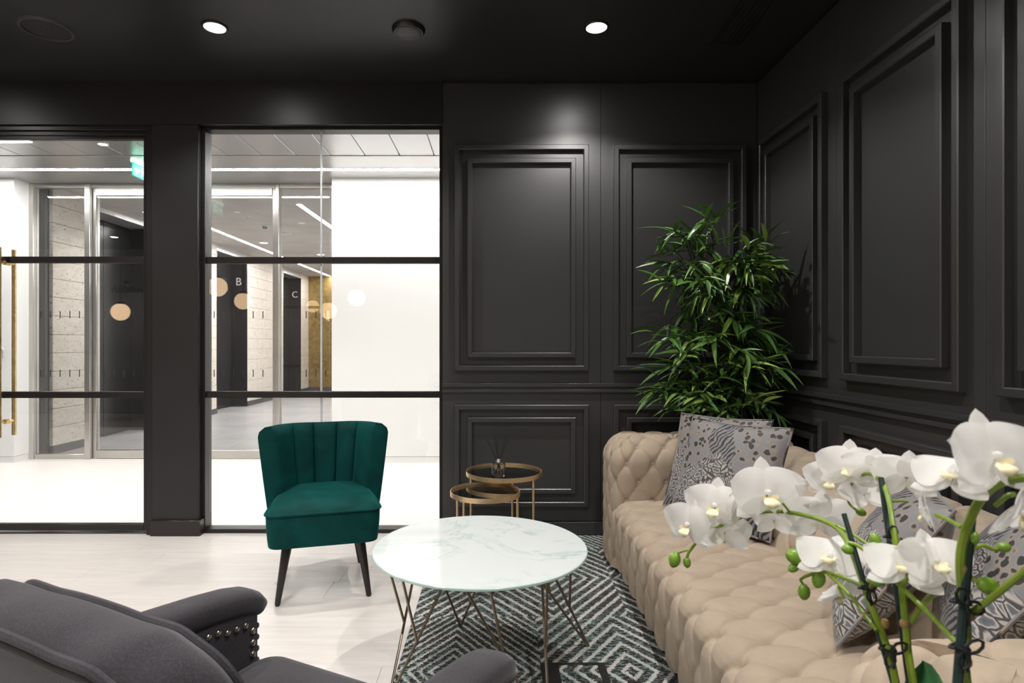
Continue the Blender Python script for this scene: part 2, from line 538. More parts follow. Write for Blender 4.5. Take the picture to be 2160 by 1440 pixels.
def leaf_mat(name, a, b):
    t = NT(name); v = t.coords('Object')
    oi = t.t.nodes.new('ShaderNodeObjectInfo').outputs['Random']
    f = t.noise(t.coords('World'), 9, 2)
    c = t.mix(t.math('ADD', t.math('MULTIPLY', oi, .6), t.math('MULTIPLY', f, .4)), a, b)
    t.set(col=c, rough=.36, spec=.5); return t.m
M['leaf'] = leaf_mat('bamboo_leaf', (.040, .115, .020), (.13, .25, .05))
M['leaf_light'] = leaf_mat('young_bamboo_leaf', (.18, .33, .05), (.34, .46, .11))
M['cane'] = plain('dark_cane', (.02, .018, .014), .5)
M['pot'] = plain('black_planter', (.02, .02, .02), .45)
def petal_mat():
    t = NT('white_petal'); v = t.coords('Object', (60, 6, 6))
    c = t.mix(t.noise(v, 2, 2), (.96, .95, .93), (.92, .91, .89))
    t.set(col=c, rough=.55, spec=.3)
    tl = t.n('ShaderNodeBsdfTranslucent'); t.l(c, tl.inputs[0])
    mx = t.n('ShaderNodeMixShader', Fac=.55)
    t.l(t.p.outputs[0], mx.inputs[1]); t.l(tl.outputs[0], mx.inputs[2])
    t.l(mx.outputs[0], t.t.nodes['Material Output'].inputs[0])
    return t.m
M['petal'] = petal_mat()
def lip_mat():
    t = NT('yellow_orchid_lip'); v = t.coords('Object')
    f = t.noise(v, 220, 2)
    c = t.mix(t.noise(v, 40, 2), (.80, .70, .30), (.88, .85, .70))
    c = t.mix(t.ramp(f, [(.60, (0, 0, 0)), (.68, (1, 1, 1))]), c, (.50, .14, .06))
    t.set(col=c, rough=.5); return t.m
M['lip'] = lip_mat()
M['stem'] = plain('orchid_stem', (.21, .30, .025), .4, col2=(.13, .21, .015), nscale=30)
M['node'] = plain('dry_orchid_node', (.34, .22, .08), .7)
M['bud'] = plain('orchid_bud', (.24, .38, .04), .35, col2=(.10, .24, .015), nscale=60)
M['stake'] = plain('dark_green_stake', (.010, .030, .028), .5)
M['tie'] = plain('black_tie', (.008, .008, .009), .6)
M['orchid_leaf'] = plain('orchid_leaf', (.06, .21, .07), .35, col2=(.035, .14, .05))
M['planter_white'] = plain('white_planter', (.75, .74, .72), .35)

# ------------------------------------------------------------------ lounge: shell
YB = 3.767          # panelled wall and column face
YG = 3.83           # glazing line
XR = 1.629          # panelled wall on the right
ZC = 2.847          # ceiling
XL, YF = -8.5, -2.8 # far left wall, wall behind the camera

def struct(name, mb, mat, label, cat, parent=None, smooth=38):
    o = obj(name, mb, mat, parent, smooth)
    if parent is None:
        tag(o, label, cat, kind='structure')
    return o

RX = -.37           # edge of the carpet
floor = struct('floor', MB().box(XL, XR, YF, 3.83, -.08, -.006), M['plank'], 'whitewashed plank floor of the dark lounge', 'floor')
PW = .20
def lay(x0, x1, y0, y1, parent, rnd, step=1.35):
    y = y1; row = 0
    cache = {}
    while y > y0 + .02:
        x = x0 - rnd.random() * step * .8
        while x < x1:
            a, b = max(x, x0), min(x + step, x1)
            if b - a > .05:
                ya = max(y - PW, y0)
                key = (round(b - a, 3), round(y - ya, 3))
                if key not in cache:
                    cache[key] = MB().box(0, b - a - .0008, 0, y - ya - .0008, -.012, 0, .0008).mesh('plank', M['plank'], 0, False)
                place('plank', cache[key], parent, Matrix.Translation((a, ya, 0)))
            x += step
        y -= PW; row += 1
lay(-4.2, RX, .5, 3.83, floor, random.Random(3))

struct('ceiling', MB().box(XL, XR + .1, YF, 3.95, ZC, ZC + .12), M['ceil'], 'black painted ceiling over the lounge', 'ceiling')
wf = struct('wall_front', MB().box(XL, XR + .1, YF - .1, YF, 0, ZC), M['plaster'], 'grey wall at the reception end facing the glass partition', 'wall')
struct('wall_left', MB().box(XL - .1, XL, YF, 3.95, 0, ZC), M['wall'], 'dark side wall at the reception end of the lounge', 'wall')

# --- panelled walls: backing board, two boards with a seam, mitred mouldings, dado rail
def mitre(mb, a, b, d0, d1, sect):
    """one moulding stick from a to b; mitred ends: inner edge shorter; sect = (out, depth normal)"""
    pass

def moulding_frame(parent, x0, x1, z0, z1, to_world, w=.032, t=.034):
    """four mitred sticks of a rectangle in the wall plane; to_world(u, out, z)"""
    b = .004
    O = [(x0, z0), (x1, z0), (x1, z1), (x0, z1)]
    I = [(x0 + w, z0 + w), (x1 - w, z0 + w), (x1 - w, z1 - w), (x0 + w, z1 - w)]
    OB = [(x0 + b, z0 + b), (x1 - b, z0 + b), (x1 - b, z1 - b), (x0 + b, z1 - b)]
    IB = [(x0 + w - b, z0 + w - b), (x1 - w + b, z0 + w - b), (x1 - w + b, z1 - w + b), (x0 + w - b, z1 - w + b)]
    g = .0004
    for k in range(4):
        l = (k + 1) % 4
        ring = []
        for (q, m) in ((k, 1), (l, -1)):
            du = O[l][0] - O[k][0]; dz = O[l][1] - O[k][1]
            n = math.hypot(du, dz); gx, gz = du / n * g * m, dz / n * g * m
            ring.append([to_world(O[q][0] + gx, 0, O[q][1] + gz), to_world(O[q][0] + gx, t - b, O[q][1] + gz),
                         to_world(OB[q][0] + gx, t, OB[q][1] + gz), to_world(IB[q][0] + gx, t, IB[q][1] + gz),
                         to_world(I[q][0] + gx, t - b, I[q][1] + gz), to_world(I[q][0] + gx, 0, I[q][1] + gz)])
        obj('moulding', MB().loft(ring), M['wall'], parent, 30)

def panelled(parent, u_list, to_world, mbox):
    for (a, b) in u_list:
        # boards above and below the dado with a fine seam between neighbours
        lo, hi = min(a, b), max(a, b)
        obj('board', mbox(lo + .0012, hi - .0012, 0, .012, .95, ZC - .012), M['wall'], parent, 30)
        obj('board', mbox(lo + .0012, hi - .0012, 0, .012, .088, .90), M['wall'], parent, 30)
        def tw(u, o, z): return to_world(u, o + .012, z)
        m = .078
        moulding_frame(parent, lo + m, hi - m, 1.0315, 2.442, tw)
        moulding_frame(parent, lo + m + .080, hi - m - .080, 1.1136, 2.359, tw)
        moulding_frame(parent, lo + m, hi - m, .1827, .820, tw)
        moulding_frame(parent, lo + m + .080, hi - m - .080, .2649, .741, tw)

XP = -.348
wb = struct('wall_back', MB().box(XP, XR + .1, YB + .012, YB + .13, 0, ZC), M['wall'], 'charcoal panelled wall with mitred frame mouldings behind the plant', 'wall')
def tw_b(u, o, z): return (u, YB + .012 - o, z)
def bx_b(u0, u1, o0, o1, z0, z1): return MB().box(u0, u1, YB + .012 - o1, YB + .012 - o0, z0, z1, .001)
panelled(wb, [(XP, .646), (.646, XR)], tw_b, bx_b)
obj('dado_rail', bx_b(XP, XR, 0, .030, .931, .953), M['wall'], wb)
obj('dado_rail', bx_b(XP, XR, 0, .030, .896, .914), M['wall'], wb)
obj('dado_back', bx_b(XP, XR, 0, .016, .914, .931), M['wall'], wb)
struct('baseboard_back', bx_b(XP, XR - .02, 0, .026, 0.006, .0845), M['wall'], 'dark skirting along the panelled wall behind the brass tables', 'baseboard')

wr = struct('wall_right', MB().box(XR + .012, XR + .1, YF, YB + .012, 0, ZC), M['wall'], 'charcoal panelled wall with frame mouldings behind the beige sofa', 'wall')
def tw_r(u, o, z): return (XR + .012 - o, u, z)
def bx_r(u0, u1, o0, o1, z0, z1): return MB().box(XR + .012 - o1, XR + .012 - o0, u0, u1, z0, z1, .001)
PP = .882
panelled(wr, [(YB - PP * (k + 1), YB - PP * k) for k in range(5)], tw_r, bx_r)
obj('dado_rail', bx_r(YF, YB, 0, .030, .931, .953), M['wall'], wr)
obj('dado_rail', bx_r(YF, YB, 0, .030, .896, .914), M['wall'], wr)
obj('dado_back', bx_r(YF, YB, 0, .016, .914, .931), M['wall'], wr)
struct('baseboard_right', bx_r(YF, YB - .03, 0, .026, 0.006, .0845), M['wall'], 'dark skirting along the panelled wall behind the beige sofa', 'baseboard')

# --- glazed partition: header, column, window, door
COLX0, COLX1 = -2.168, -1.877
struct('wall_header', MB().box(XL, XP, YB - .01, 3.93, 2.575, ZC), M['column'], 'dark bulkhead above the glazed partition', 'wall')
cl = struct('wall_column', MB().box(COLX0, COLX1, YB - .01, 3.93, 0.0, 2.575, .003), M['column'], 'dark square column between glass door and glass partition', 'column')
struct('baseboard_column', MB().box(COLX0 - .002, COLX1 + .018, YB - .028, 3.80, 0.0, .098, .003), M['brown_base'], 'dark bronze skirting around the foot of the column', 'baseboard')
struct('wall_partition', MB().box(XL, -3.50, YB, 3.93, 0, 2.575), M['column'], 'dark wall beside the glass entrance door', 'wall')

def frame_bars(parent, x0, x1, z0, z1, w, y0, y1, mat, names=('frame_stile', 'frame_rail'), wb_=None, wt=None):
    wb_ = w if wb_ is None else wb_; wt = w if wt is None else wt
    obj(names[0], MB().box(x0, x0 + w, y0, y1, z0, z1, .002), mat, parent)
    obj(names[0], MB().box(x1 - w, x1, y0, y1, z0, z1, .002), mat, parent)
    obj(names[1], MB().box(x0 + w, x1 - w, y0, y1, z0, z0 + wb_, .002), mat, parent)
    obj(names[1], MB().box(x0 + w, x1 - w, y0, y1, z1 - wt, z1, .002), mat, parent)

w1 = thing('window_1', 'black framed glass partition with two crossbars beside the column', 'window', ((COLX1 + XP) / 2, YG, 0), kind='structure')
frame_bars(w1, COLX1, XP, 0.0, 2.575, .022, YG - .03, YG + .06, M['black_metal'], wb_=.026, wt=.018)
JX = -1.128
obj('pane', MB().box(COLX1 + .02, JX - .005, YG, YG + .010, .02, 2.56), M['glass'], w1, 0)
obj('pane', MB().box(JX + .005, XP - .02, YG, YG + .010, .02, 2.56), M['glass'], w1, 0)
obj('glass_joint', MB().box(JX - .005, JX + .005, YG - .001, YG + .011, .026, 2.557), M['glass_joint'], w1)
for zc in (1.733, .877):
    obj('crossbar', MB().box(COLX1 + .022, XP - .022, YG - .014, YG - .001, zc - .02, zc + .02, .002), M['black_metal'], w1)
    obj('crossbar', MB().box(COLX1 + .022, XP - .022, YG + .011, YG + .024, zc - .02, zc + .02, .002), M['black_metal'], w1)

d1 = thing('door_1', 'black framed glass entrance door with tall brass pull handles', 'door', (-2.87, 3.81, 0), kind='structure')
DX0, DX1 = -3.50, COLX0
obj('frame_head', MB().box(DX0, DX1, 3.775, 3.90, 2.545, 2.575, .002), M['black_metal'], d1)
obj('frame_head', MB().box(DX0, DX1, 3.79, 3.90, 2.518, 2.545, .002), M['black_metal'], d1)
obj('frame_jamb', MB().box(DX1 - .038, DX1, 3.765, 3.90, 0, 2.545, .002), M['black_metal'], d1)
obj('frame_jamb', MB().box(DX0, DX0 + .04, 3.775, 3.90, 0, 2.518, .002), M['black_metal'], d1)
leaf = obj('door_leaf', MB().box(DX0 + .06, DX1 - .06, 3.808, 3.818, .05, 2.505), M['glass'], d1, 0)
obj('leaf_stile', MB().box(DX1 - .074, DX1 - .042, 3.795, 3.831, .02, 2.515, .002), M['black_metal'], leaf)
obj('leaf_stile', MB().box(DX0 + .042, DX0 + .074, 3.795, 3.831, .02, 2.515, .002), M['black_metal'], leaf)
obj('leaf_rail', MB().box(DX0 + .074, DX1 - .074, 3.795, 3.831, .02, .060, .002), M['black_metal'], leaf)
obj('leaf_rail', MB().box(DX0 + .074, DX1 - .074, 3.795, 3.831, 2.495, 2.515, .002), M['black_metal'], leaf)
for zc in (1.733, .877):
    obj('crossbar', MB().box(DX0 + .074, DX1 - .074, 3.795, 3.807, zc - .02, zc + .02, .002), M['black_metal'], leaf)
    obj('crossbar', MB().box(DX0 + .074, DX1 - .074, 3.819, 3.831, zc - .02, zc + .02, .002), M['black_metal'], leaf)
for yy in (3.752, 3.868):
    h = obj('pull_handle', MB().tube([(-3.12, yy, .613), (-3.12, yy, 1.805)], .0125, 14), M['brass'], d1)
    h['label'] = 'tall round brass pull handle'
for zz in (1.713, .708):
    obj('handle_standoff', MB().tube([(-3.12, 3.752, zz), (-3.12, 3.79, zz), (-3.12, 3.791, zz), (-3.12, 3.832, zz), (-3.12, 3.833, zz), (-3.12, 3.868, zz)],
                                     [.009, .009, .014, .014, .009, .009], 12), M['brass'], d1)
struct('trim_1', MB().box(DX0, DX1 - .03, 3.79, 3.84, 0.0, .008, .002), M['brown_base'], 'low dark threshold strip under the glass door', 'trim')

# ------------------------------------------------------------------ lobby beyond the glass
ZL = 2.87
fl2 = struct('floor_lobby', MB().box(-7, 1.2, 3.83, 6.33, -.08, -.006), M['plank'], 'brightly lit pale plank floor of the lobby beyond the glass', 'floor')
lay(-6.4, .2, 3.83, 6.32, fl2, random.Random(5))
wl = struct('wall_lobby_right', MB().box(-1.675, 1.2, 6.05, 15.6, 0.065, 2.95), M['white_wall'], 'glossy white wall block at the side of the lobby', 'wall')
struct('baseboard_lobby_right', MB().box(-1.672, 1.2, 6.054, 15.6, 0.0, .062), M['white_wall'], 'white plinth under the lobby wall block', 'baseboard')
struct('wall_lobby_left', MB().box(-7, -4.88, 6.05, 6.32, 0.065, ZL), M['white_wall'], 'glossy white wall behind the brass door handle', 'wall')
struct('baseboard_lobby_left', MB().box(-7, -4.884, 6.054, 6.32, 0, .062), M['white_wall'], 'white plinth under the wall behind the door handle', 'baseboard')
struct('wall_lobby_end', MB().box(-7.1, -7, 3.93, 6.33, 0, ZL), M['white_wall'], 'white end wall of the lobby past the entrance door', 'wall')
struct('wall_lobby_side', MB().box(1.2, 1.3, 3.93, 6.2, 0, ZL), M['white_wall'], 'white end wall of the lobby behind the panelled wall', 'wall')
struct('wall_lobby_back', MB().box(XP, 1.2, 3.9, 3.93, 0, ZL), M['white_wall'], 'white lobby face of the panelled wall', 'wall')

cl2 = struct('ceiling_lobby', MB().box(-7, 1.2, 3.93, 6.33, ZL + .012, ZL + .08), M['black_metal'], 'grey metal ceiling of the lobby with long panels', 'ceiling')
pm = MB().box(.003, .302, 3.935, 5.315, ZL, ZL + .02, .0035).mesh('ceiling_panel', M['ceil_panel'], 30)
for k in range(27):
    place('ceiling_panel', pm, cl2, Matrix.Translation((-7.4 + .305 * k + .125, 0, 0)))
obj('ceiling_trim', MB().box(-7, 1.2, 5.32, 5.395, ZL - .006, ZL + .02, .002), M['ceil_panel'], cl2)
obj('soffit', MB().box(-7, 1.2, 5.40, 5.695, ZL, ZL + .02), M['ceil_panel'], cl2)
obj('soffit', MB().box(-7, 1.2, 5.785, 6.33, ZL, ZL + .02), M['ceil_panel'], cl2)
def line_light(name, a, b, y0, y1, z, label, axis='x', group='line lights in the lobby ceilings'):
    t = thing(name, label, 'light', ((a + b) / 2, (y0 + y1) / 2, z) if axis == 'x' else ((y0 + y1) / 2, (a + b) / 2, z), group=group)
    if axis == 'x':
        obj('diffuser', MB().box(a, b, y0 + .008, y1 - .008, z - .002, z + .004), M['strip'], t, 0)
        obj('housing', MB().box(a, b, y0, y0 + .007, z - .003, z + .02).box(a, b, y1 - .007, y1, z - .003, z + .02).box(a, b, y0, y1, z + .005, z + .02), M['silver'], t)
    else:
        obj('diffuser', MB().box(y0 + .008, y1 - .008, a, b, z - .002, z + .004), M['strip'], t, 0)
        obj('housing', MB().box(y0, y0 + .007, a, b, z - .003, z + .02).box(y1 - .007, y1, a, b, z - .003, z + .02).box(y0, y1, a, b, z + .005, z + .02), M['silver'], t)
    return t
line_light('line_light', -6.9, 1.1, 5.70, 5.78, ZL, 'long white line light running across the lobby soffit before the steel screen')
line_light('line_light', -4.5, -3.86, 4.90, 4.98, ZL - .001, 'short white line light in the panel ceiling outside the entrance door')

# steel framed glass screen
s1 = thing('window_2', 'steel framed glass screen with sliding doors and rows of black dashes', 'window', (-3.28, 6.29, 0), kind='structure')
YS = 6.27
def kx(px, d=YS): return (px - CX) / F * d
def kz(py, d=YS): return CH - (py - CY) / F * d
obj('screen_stile', MB().box(-4.90, kx(75), YS - .03, YS + .05, 0, ZL, .003), M['steel'], s1)
obj('screen_mullion', MB().box(kx(183), kx(195), YS - .04, YS + .05, 0, ZL, .003), M['steel'], s1)
obj('screen_mullion', MB().box(kx(196), kx(203), YS + .0, YS + .06, 0, ZL, .003), M['steel'], s1)
obj('screen_mullion', MB().box(kx(575), kx(583), YS + .0, YS + .06, 0, ZL, .003), M['steel'], s1)
obj('screen_mullion', MB().box(kx(583.5), kx(591), YS - .04, YS + .05, 0, ZL, .003), M['steel'], s1)
obj('screen_stile', MB().box(-1.70, -1.675, YS - .03, YS + .05, 0, ZL, .003), M['steel'], s1)
obj('screen_head', MB().box(-4.88, -1.68, YS - .02, YS + .05, ZL - .045, ZL, .003), M['steel'], s1)
obj('door_header', MB().box(kx(203), kx(575), YS - .015, YS + .05, kz(413), ZL - .045, .003), M['steel'], s1)
obj('screen_sill', MB().box(kx(75), kx(183), YS - .02, YS + .05, 0, kz(957), .003), M['steel'], s1)
obj('door_rail', MB().box(kx(203), kx(575), YS - .01, YS + .05, 0.004, kz(949), .003), M['steel'], s1)
obj('screen_sill', MB().box(kx(591), -1.70, YS - .02, YS + .05, 0, kz(957), .003), M['steel'], s1)
for (a, b, z0, z1) in ((75, 183, kz(957), ZL - .045), (203, 389, kz(949), kz(413)), (389.5, 575, kz(949), kz(413)), (591, 694.6, kz(957), ZL - .045)):
    pane = obj('pane', MB().box(kx(a), kx(b), YS + .005, YS + .017, z0, z1), M['glass'], s1, 0)
dm = MB().box(-.0045, .0045, 0, .0015, -.037, .037).mesh('dash', M['dash'], 0)
for xs in ([85.7, 106.1, 126.4, 146.8, 167.2], [220, 240.6, 261.2, 281.8, 302.4, 323, 343.6, 364.2],
           [410, 430.7, 451.5, 472, 492.7, 513.3, 533.8, 554.4], [604.5, 625.1, 645.7, 666.2, 686.8]):
    for px in xs:
        for py in (663.5, 787):
            place('dash', dm, s1, Matrix.Translation((kx(px), YS + .003, kz(py))))

# lift lobby beyond the screen
XS = -4.83
fl3 = struct('floor_lift', MB().box(-5.4, -1.67, 6.33, 15.6, -.08, -.006), M['tile_grey'], 'grey tiled floor of the lift lobby', 'floor')
tm = MB().box(0, 1.194, 0, .594, -.012, 0, .002).mesh('floor_tile', M['tile_grey'], 0)
for j in range(15):
    for i in range(4):
        place('floor_tile', tm, fl3, Matrix.Translation((-5.2 + 1.2 * i - .6 * (j % 2) + .3, 6.34 + .6 * j, 0)))
ZV = 2.92
struct('ceiling_lift', MB().box(-5.4, -1.67, 6.33, 15.7, ZV, ZV + .1), M['ceil_lift'], 'plain pale ceiling of the lift lobby', 'ceiling')
struct('wall_lift_end', MB().box(-5.4, -1.67, 15.3, 15.5, .10, ZV), M['gold'], 'mottled gold leaf wall at the end of the lift lobby', 'wall')
struct('baseboard_lift_end', MB().box(-5.4, -1.67, 15.285, 15.5, 0, .10), M['grey_panel'], 'dark skirting under the gold wall', 'baseboard')
wst = struct('wall_lift', MB().box(-5.35, -5.16, 6.33, 15.4, 0, ZV), M['lift_dark'], 'cream shell limestone wall of the lift lobby with dark lift bays', 'wall')
lifts = [(7.2, 8.4), (10.3, 11.57), (13.5, 14.72)]
segs = [(6.507, 7.2), (8.4, 10.3), (11.57, 13.5), (14.72, 15.3)]
NC = 14; hh = (ZV - .09) / NC
for (a, b) in segs:
    n = max(1, round((b - a) / 1.0))
    for c in range(NC):
        z0 = .09 + c * hh
        off = .5 if (c % 2 and n > 1) else 0
        cuts = [a] + [a + (b - a) * (k + off) / n for k in range(0 if off else 1, n)] + [b]
        for q in range(len(cuts) - 1):
            obj('stone_slab', MB().box(XS - .04, XS + RND.uniform(0, .002), cuts[q] + .0015, cuts[q + 1] - .0015, z0 + .002, z0 + hh - .002, .0015), M['stone'], wst, 0)
    obj('stone_backing', MB().box(-5.16, XS - .038, a + .002, b - .002, 0, ZV), M['grey_panel'], wst)
    obj('skirting', MB().box(XS - .03, XS + .008, a, b, 0, .09, .002), M['grey_panel'], wst)
obj('dark_return', MB().box(-5.30, XS - .045, 6.46, 6.507, 0, ZV, .002), M['grey_panel'], wst)
obj('dark_return', MB().box(-5.02, -4.995, 6.44, 6.46, 0, ZV, .002), M['grey_panel'], wst)
for k, (a, b) in enumerate(lifts):
    ld = thing('door_%d' % (k + 3), ('dark metal lift bay with silver head trim just past the steel mullion', 'dark metal lift bay lettered B between limestone walls', 'dark metal lift bay lettered C by the gold wall')[k], 'lift', (-5.1, (a + b) / 2, 0), kind='structure')
    mid = (a + b) / 2
    for (q, r) in ((a, mid - .003), (mid + .003, b)):
        obj('lift_door', MB().box(-5.158, -5.13, q, r, 0.01, 2.78, .002), M['lift_dark'], ld)
    obj('lift_jamb', MB().box(-5.13, XS, b - .03, b, 0, 2.80, .002), M['lift_dark'], ld)
    obj('lift_jamb', MB().box(-5.13, XS, a, a + .03, 0, 2.80, .002), M['lift_dark'], ld)
    obj('head_trim', MB().box(-5.13, XS + .01, a - .02, b + .02, 2.80, 2.86, .002), M['silver'], ld)
    obj('head_panel', MB().box(-5.13, XS - .01, a, b, 2.86, ZV), M['ceil_lift'], ld)
    if k:
        me = text_mesh('?BC'[k], (.0, .21, .215)[k], M['white_letter'], .003)
        place('lift_letter', me, ld, Matrix.Translation(((505, 623)[k - 1] * b / F - CX * b / F, b - .036, CH + (130, 103)[k - 1] / F * b)) @ Matrix.Rotation(pi / 2, 4, 'X'))['label'] = 'white letter %s' % '?BC'[k]
line_light('line_light', 8.3, 12.1, -4.31, -4.23, ZV - .001, 'slim white line light along the limestone wall before lift B', 'y')
line_light('line_light', 12.9, 15.2, -4.31, -4.23, ZV - .001, 'slim white line light running to the gold wall', 'y')
line_light('line_light', 7.4, 14.5, -2.49, -2.41, ZV - .001, 'white line light in the middle of the lift lobby ceiling', 'y')

def ceil_disc(name, label, cat, c, r, mat, h=.012, ring=None, group=None, beam=0):
    t = thing(name, label, cat, c, group=group)
    M0 = Matrix.Translation(Vector(c))
    obj('trim_ring', MB().lathe([(r * .80, -.001), (r * .82, -h), (r * .95, -h), (r, -h * .4), (r, 0.0)], 24, M0), ring or M['white_plastic'], t)
    obj('lens', MB().lathe([(0, -h * .7), (r * .8, -h * .7), (r * .8, 0.0)], 24, M0), mat, t)
    if beam:
        ld = bpy.data.lights.new('recessed_beam', 'SPOT')
        ld.energy = beam; ld.spot_size = math.radians(140); ld.spot_blend = 1.0; ld.shadow_soft_size = .06
        ld.color = (1.0, .97, .94)
        lo = bpy.data.objects.new('recessed_beam', ld); COL.objects.link(lo)
        lo.location = (0, 0, -.03); lo.parent = t
    return t
def cpos(px, py, z):
    d = (z - CH) * F / (CY - py)
    return ((px - CX) / F * d, d, z)
ceil_disc('recessed_light', 'small recessed light in the lift lobby ceiling before the centre mullion', 'light', cpos(556, 511, ZV), .085, M['dim_lamp'], group='recessed lights in the lift lobby', beam=120)
ceil_disc('recessed_light', 'small recessed light in the lift lobby ceiling near the white wall', 'light', cpos(676, 536, ZV), .085, M['dim_lamp'], group='recessed lights in the lift lobby', beam=120)
ceil_disc('recessed_light', 'small recessed light in the panel ceiling outside the entrance door', 'light', cpos(217, 302, ZL), .045, M['dim_lamp'])
ceil_disc('recessed_light', 'added fill light in the lift lobby ceiling, hidden behind the dark column', 'light', (-4.0, 7.0, ZV), .085, M['dim_lamp'], group='recessed lights in the lift lobby', beam=120)  # added lamp, out of sight behind the column, to brighten the limestone
for (x, lb) in ((-.8, 'before the white wall block'), (-2.7, 'before the sliding glass doors'), (-4.6, 'before the card reader wall')):
    ceil_disc('recessed_light', 'added unseen fill light in the lobby panel ceiling ' + lb, 'light', (x, 4.3, ZL), .06, M['dim_lamp'], group='added fill lights in the lobby panels', beam=140)  # added lamps, hidden by the header, that brighten the lobby floor and walls
ceil_disc('ceiling_speaker', 'round white speaker in the lift lobby ceiling', 'speaker', cpos(602, 492, ZV), .09, M['white_plastic'])
sd = thing('smoke_detector', 'white smoke detector with dark slots on the lift lobby ceiling', 'smoke detector', cpos(561, 477, ZV))
c = Vector(cpos(561, 477, ZV))
obj('base', MB().lathe([(.055, -.012), (.06, 0)], 20, Matrix.Translation(c)), M['white_plastic'], sd)
obj('chamber', MB().lathe([(0, -.055), (.03, -.052), (.042, -.035), (.045, -.012)], 20, Matrix.Translation(c)), M['white_plastic'], sd)
obj('slot', MB().box(-.03, -.008, -.046, -.036, -.036, -.024, 0, Matrix.Translation(c)).box(.008, .03, -.046, -.036, -.036, -.024, 0, Matrix.Translation(c)), M['black_plastic'], sd)
for (px, py, lb) in ((523, 457, 'tiny sprinkler head in the lift lobby ceiling behind the exit sign reflection'), (657, 523, 'tiny sprinkler head in the lift lobby ceiling near the middle line light')):
    sp = thing('sprinkler', lb, 'sprinkler', cpos(px, py, ZV))
    c = Vector(cpos(px, py, ZV))
    obj('rose', MB().lathe([(.03, -.006), (.035, 0)], 16, Matrix.Translation(c)), M['white_plastic'], sp)
    obj('nozzle', MB().lathe([(.014, -.035), (.014, -.03), (.005, -.029), (.006, -.006)], 12, Matrix.Translation(c)), M['silver'], sp)

# exit sign hanging beside the screen, card reader, blue notice
ex = thing('exit_sign', 'green and white running man exit sign hung under the lobby soffit', 'exit sign', (-3.29, 5.52, ZL - .16))
t = NT('exit_sign_green'); t.set(col=(.02, .35, .2), ec=(.05, .75, .45), es=1.3); M['exit_green'] = t.m
t = NT('exit_sign_white'); t.set(col=(.8, .8, .8), ec=(.85, 1, .95), es=2.2); M['exit_white'] = t.m
obj('panel', MB().box(-3.296, -3.284, 5.40, 5.64, ZL - .15, ZL - .03, .002), M['exit_green'], ex)
obj('hanger', MB().box(-3.31, -3.27, 5.40, 5.64, ZL - .03, ZL, .002), M['exit_white'], ex)
for s in (-1, 1):
    xx = -3.29 + s * .0065
    Me = Matrix.Translation((xx, 0, 0))
    def P(y, z): return (0, 5.52 + y, ZL - .09 + z)
    arrow = MB().add([P(-.10, 0), P(-.065, .035), P(-.065, .012), P(-.03, .012), P(-.03, -.012), P(-.065, -.012), P(-.065, -.035)], [(0, 1, 2, 3, 4, 5, 6)], Me)
    obj('arrow', arrow, M['exit_white'], ex, 0)
    man = MB()
    man.tube([P(.032, .022), P(.025, -.008)], .009, 6, M=Me); man.tube([P(.025, -.008), P(.04, -.025), P(.055, -.042)], .006, 6, M=Me)
    man.tube([P(.025, -.008), P(.008, -.022), P(.012, -.042)], .006, 6, M=Me); man.tube([P(.032, .02), P(.012, .01), P(.004, -.004)], .005, 6, M=Me)
    man.tube([P(.032, .02), P(.05, .012), P(.056, .026)], .005, 6, M=Me); man.lathe([(0, -.009), (.008, -.004), (.008, .004), (0, .009)], 10, Me @ Matrix.Translation(P(.027, .040)))
    obj('running_man', man, M['exit_white'], ex)
    obj('doorway', MB().box(-.0004, .0004, 5.52 + .062, 5.52 + .10, ZL - .137, ZL - .045, 0, Me), M['exit_white'], ex, 0)
cr = thing('card_reader', 'small grey card reader with blue light on the white wall', 'card reader', (kx(4, 6.05), 6.05, 1.11))
obj('plate', MB().box(kx(-2, 6.05), kx(9, 6.05), 6.035, 6.05, 1.07, 1.155, .003), M['silver'], cr)
obj('indicator', MB().box(kx(2.5, 6.05), kx(5.5, 6.05), 6.031, 6.036, 1.115, 1.13, .001), M['blue_led'], cr)
obj('keypad', MB().box(kx(2, 6.05), kx(6, 6.05), 6.032, 6.036, 1.085, 1.108, .001), M['black_plastic'], cr)
bs = thing('notice_disc', 'round blue notice on the limestone wall beside lift B', 'sign', (XS + .003, 9.87, CH + .48))
Mb = Matrix.Translation((XS + .003, 9.87, CH + .48)) @ Matrix.Rotation(pi / 2, 4, 'Y')
obj('disc', MB().lathe([(0, .004), (.10, .004), (.10, 0)], 24, Mb), M['blue_sign'], bs)
obj('rim', MB().lathe([(.10, 0), (.112, .005), (.10, .006)], 24, Mb, cap=False), M['white_plastic'], bs)
obj('mark', MB().box(-.01, .01, -.05, .05, .004, .006, 0, Mb).box(.03, .045, -.05, .05, .004, .006, 0, Mb), M['white_letter'], bs)

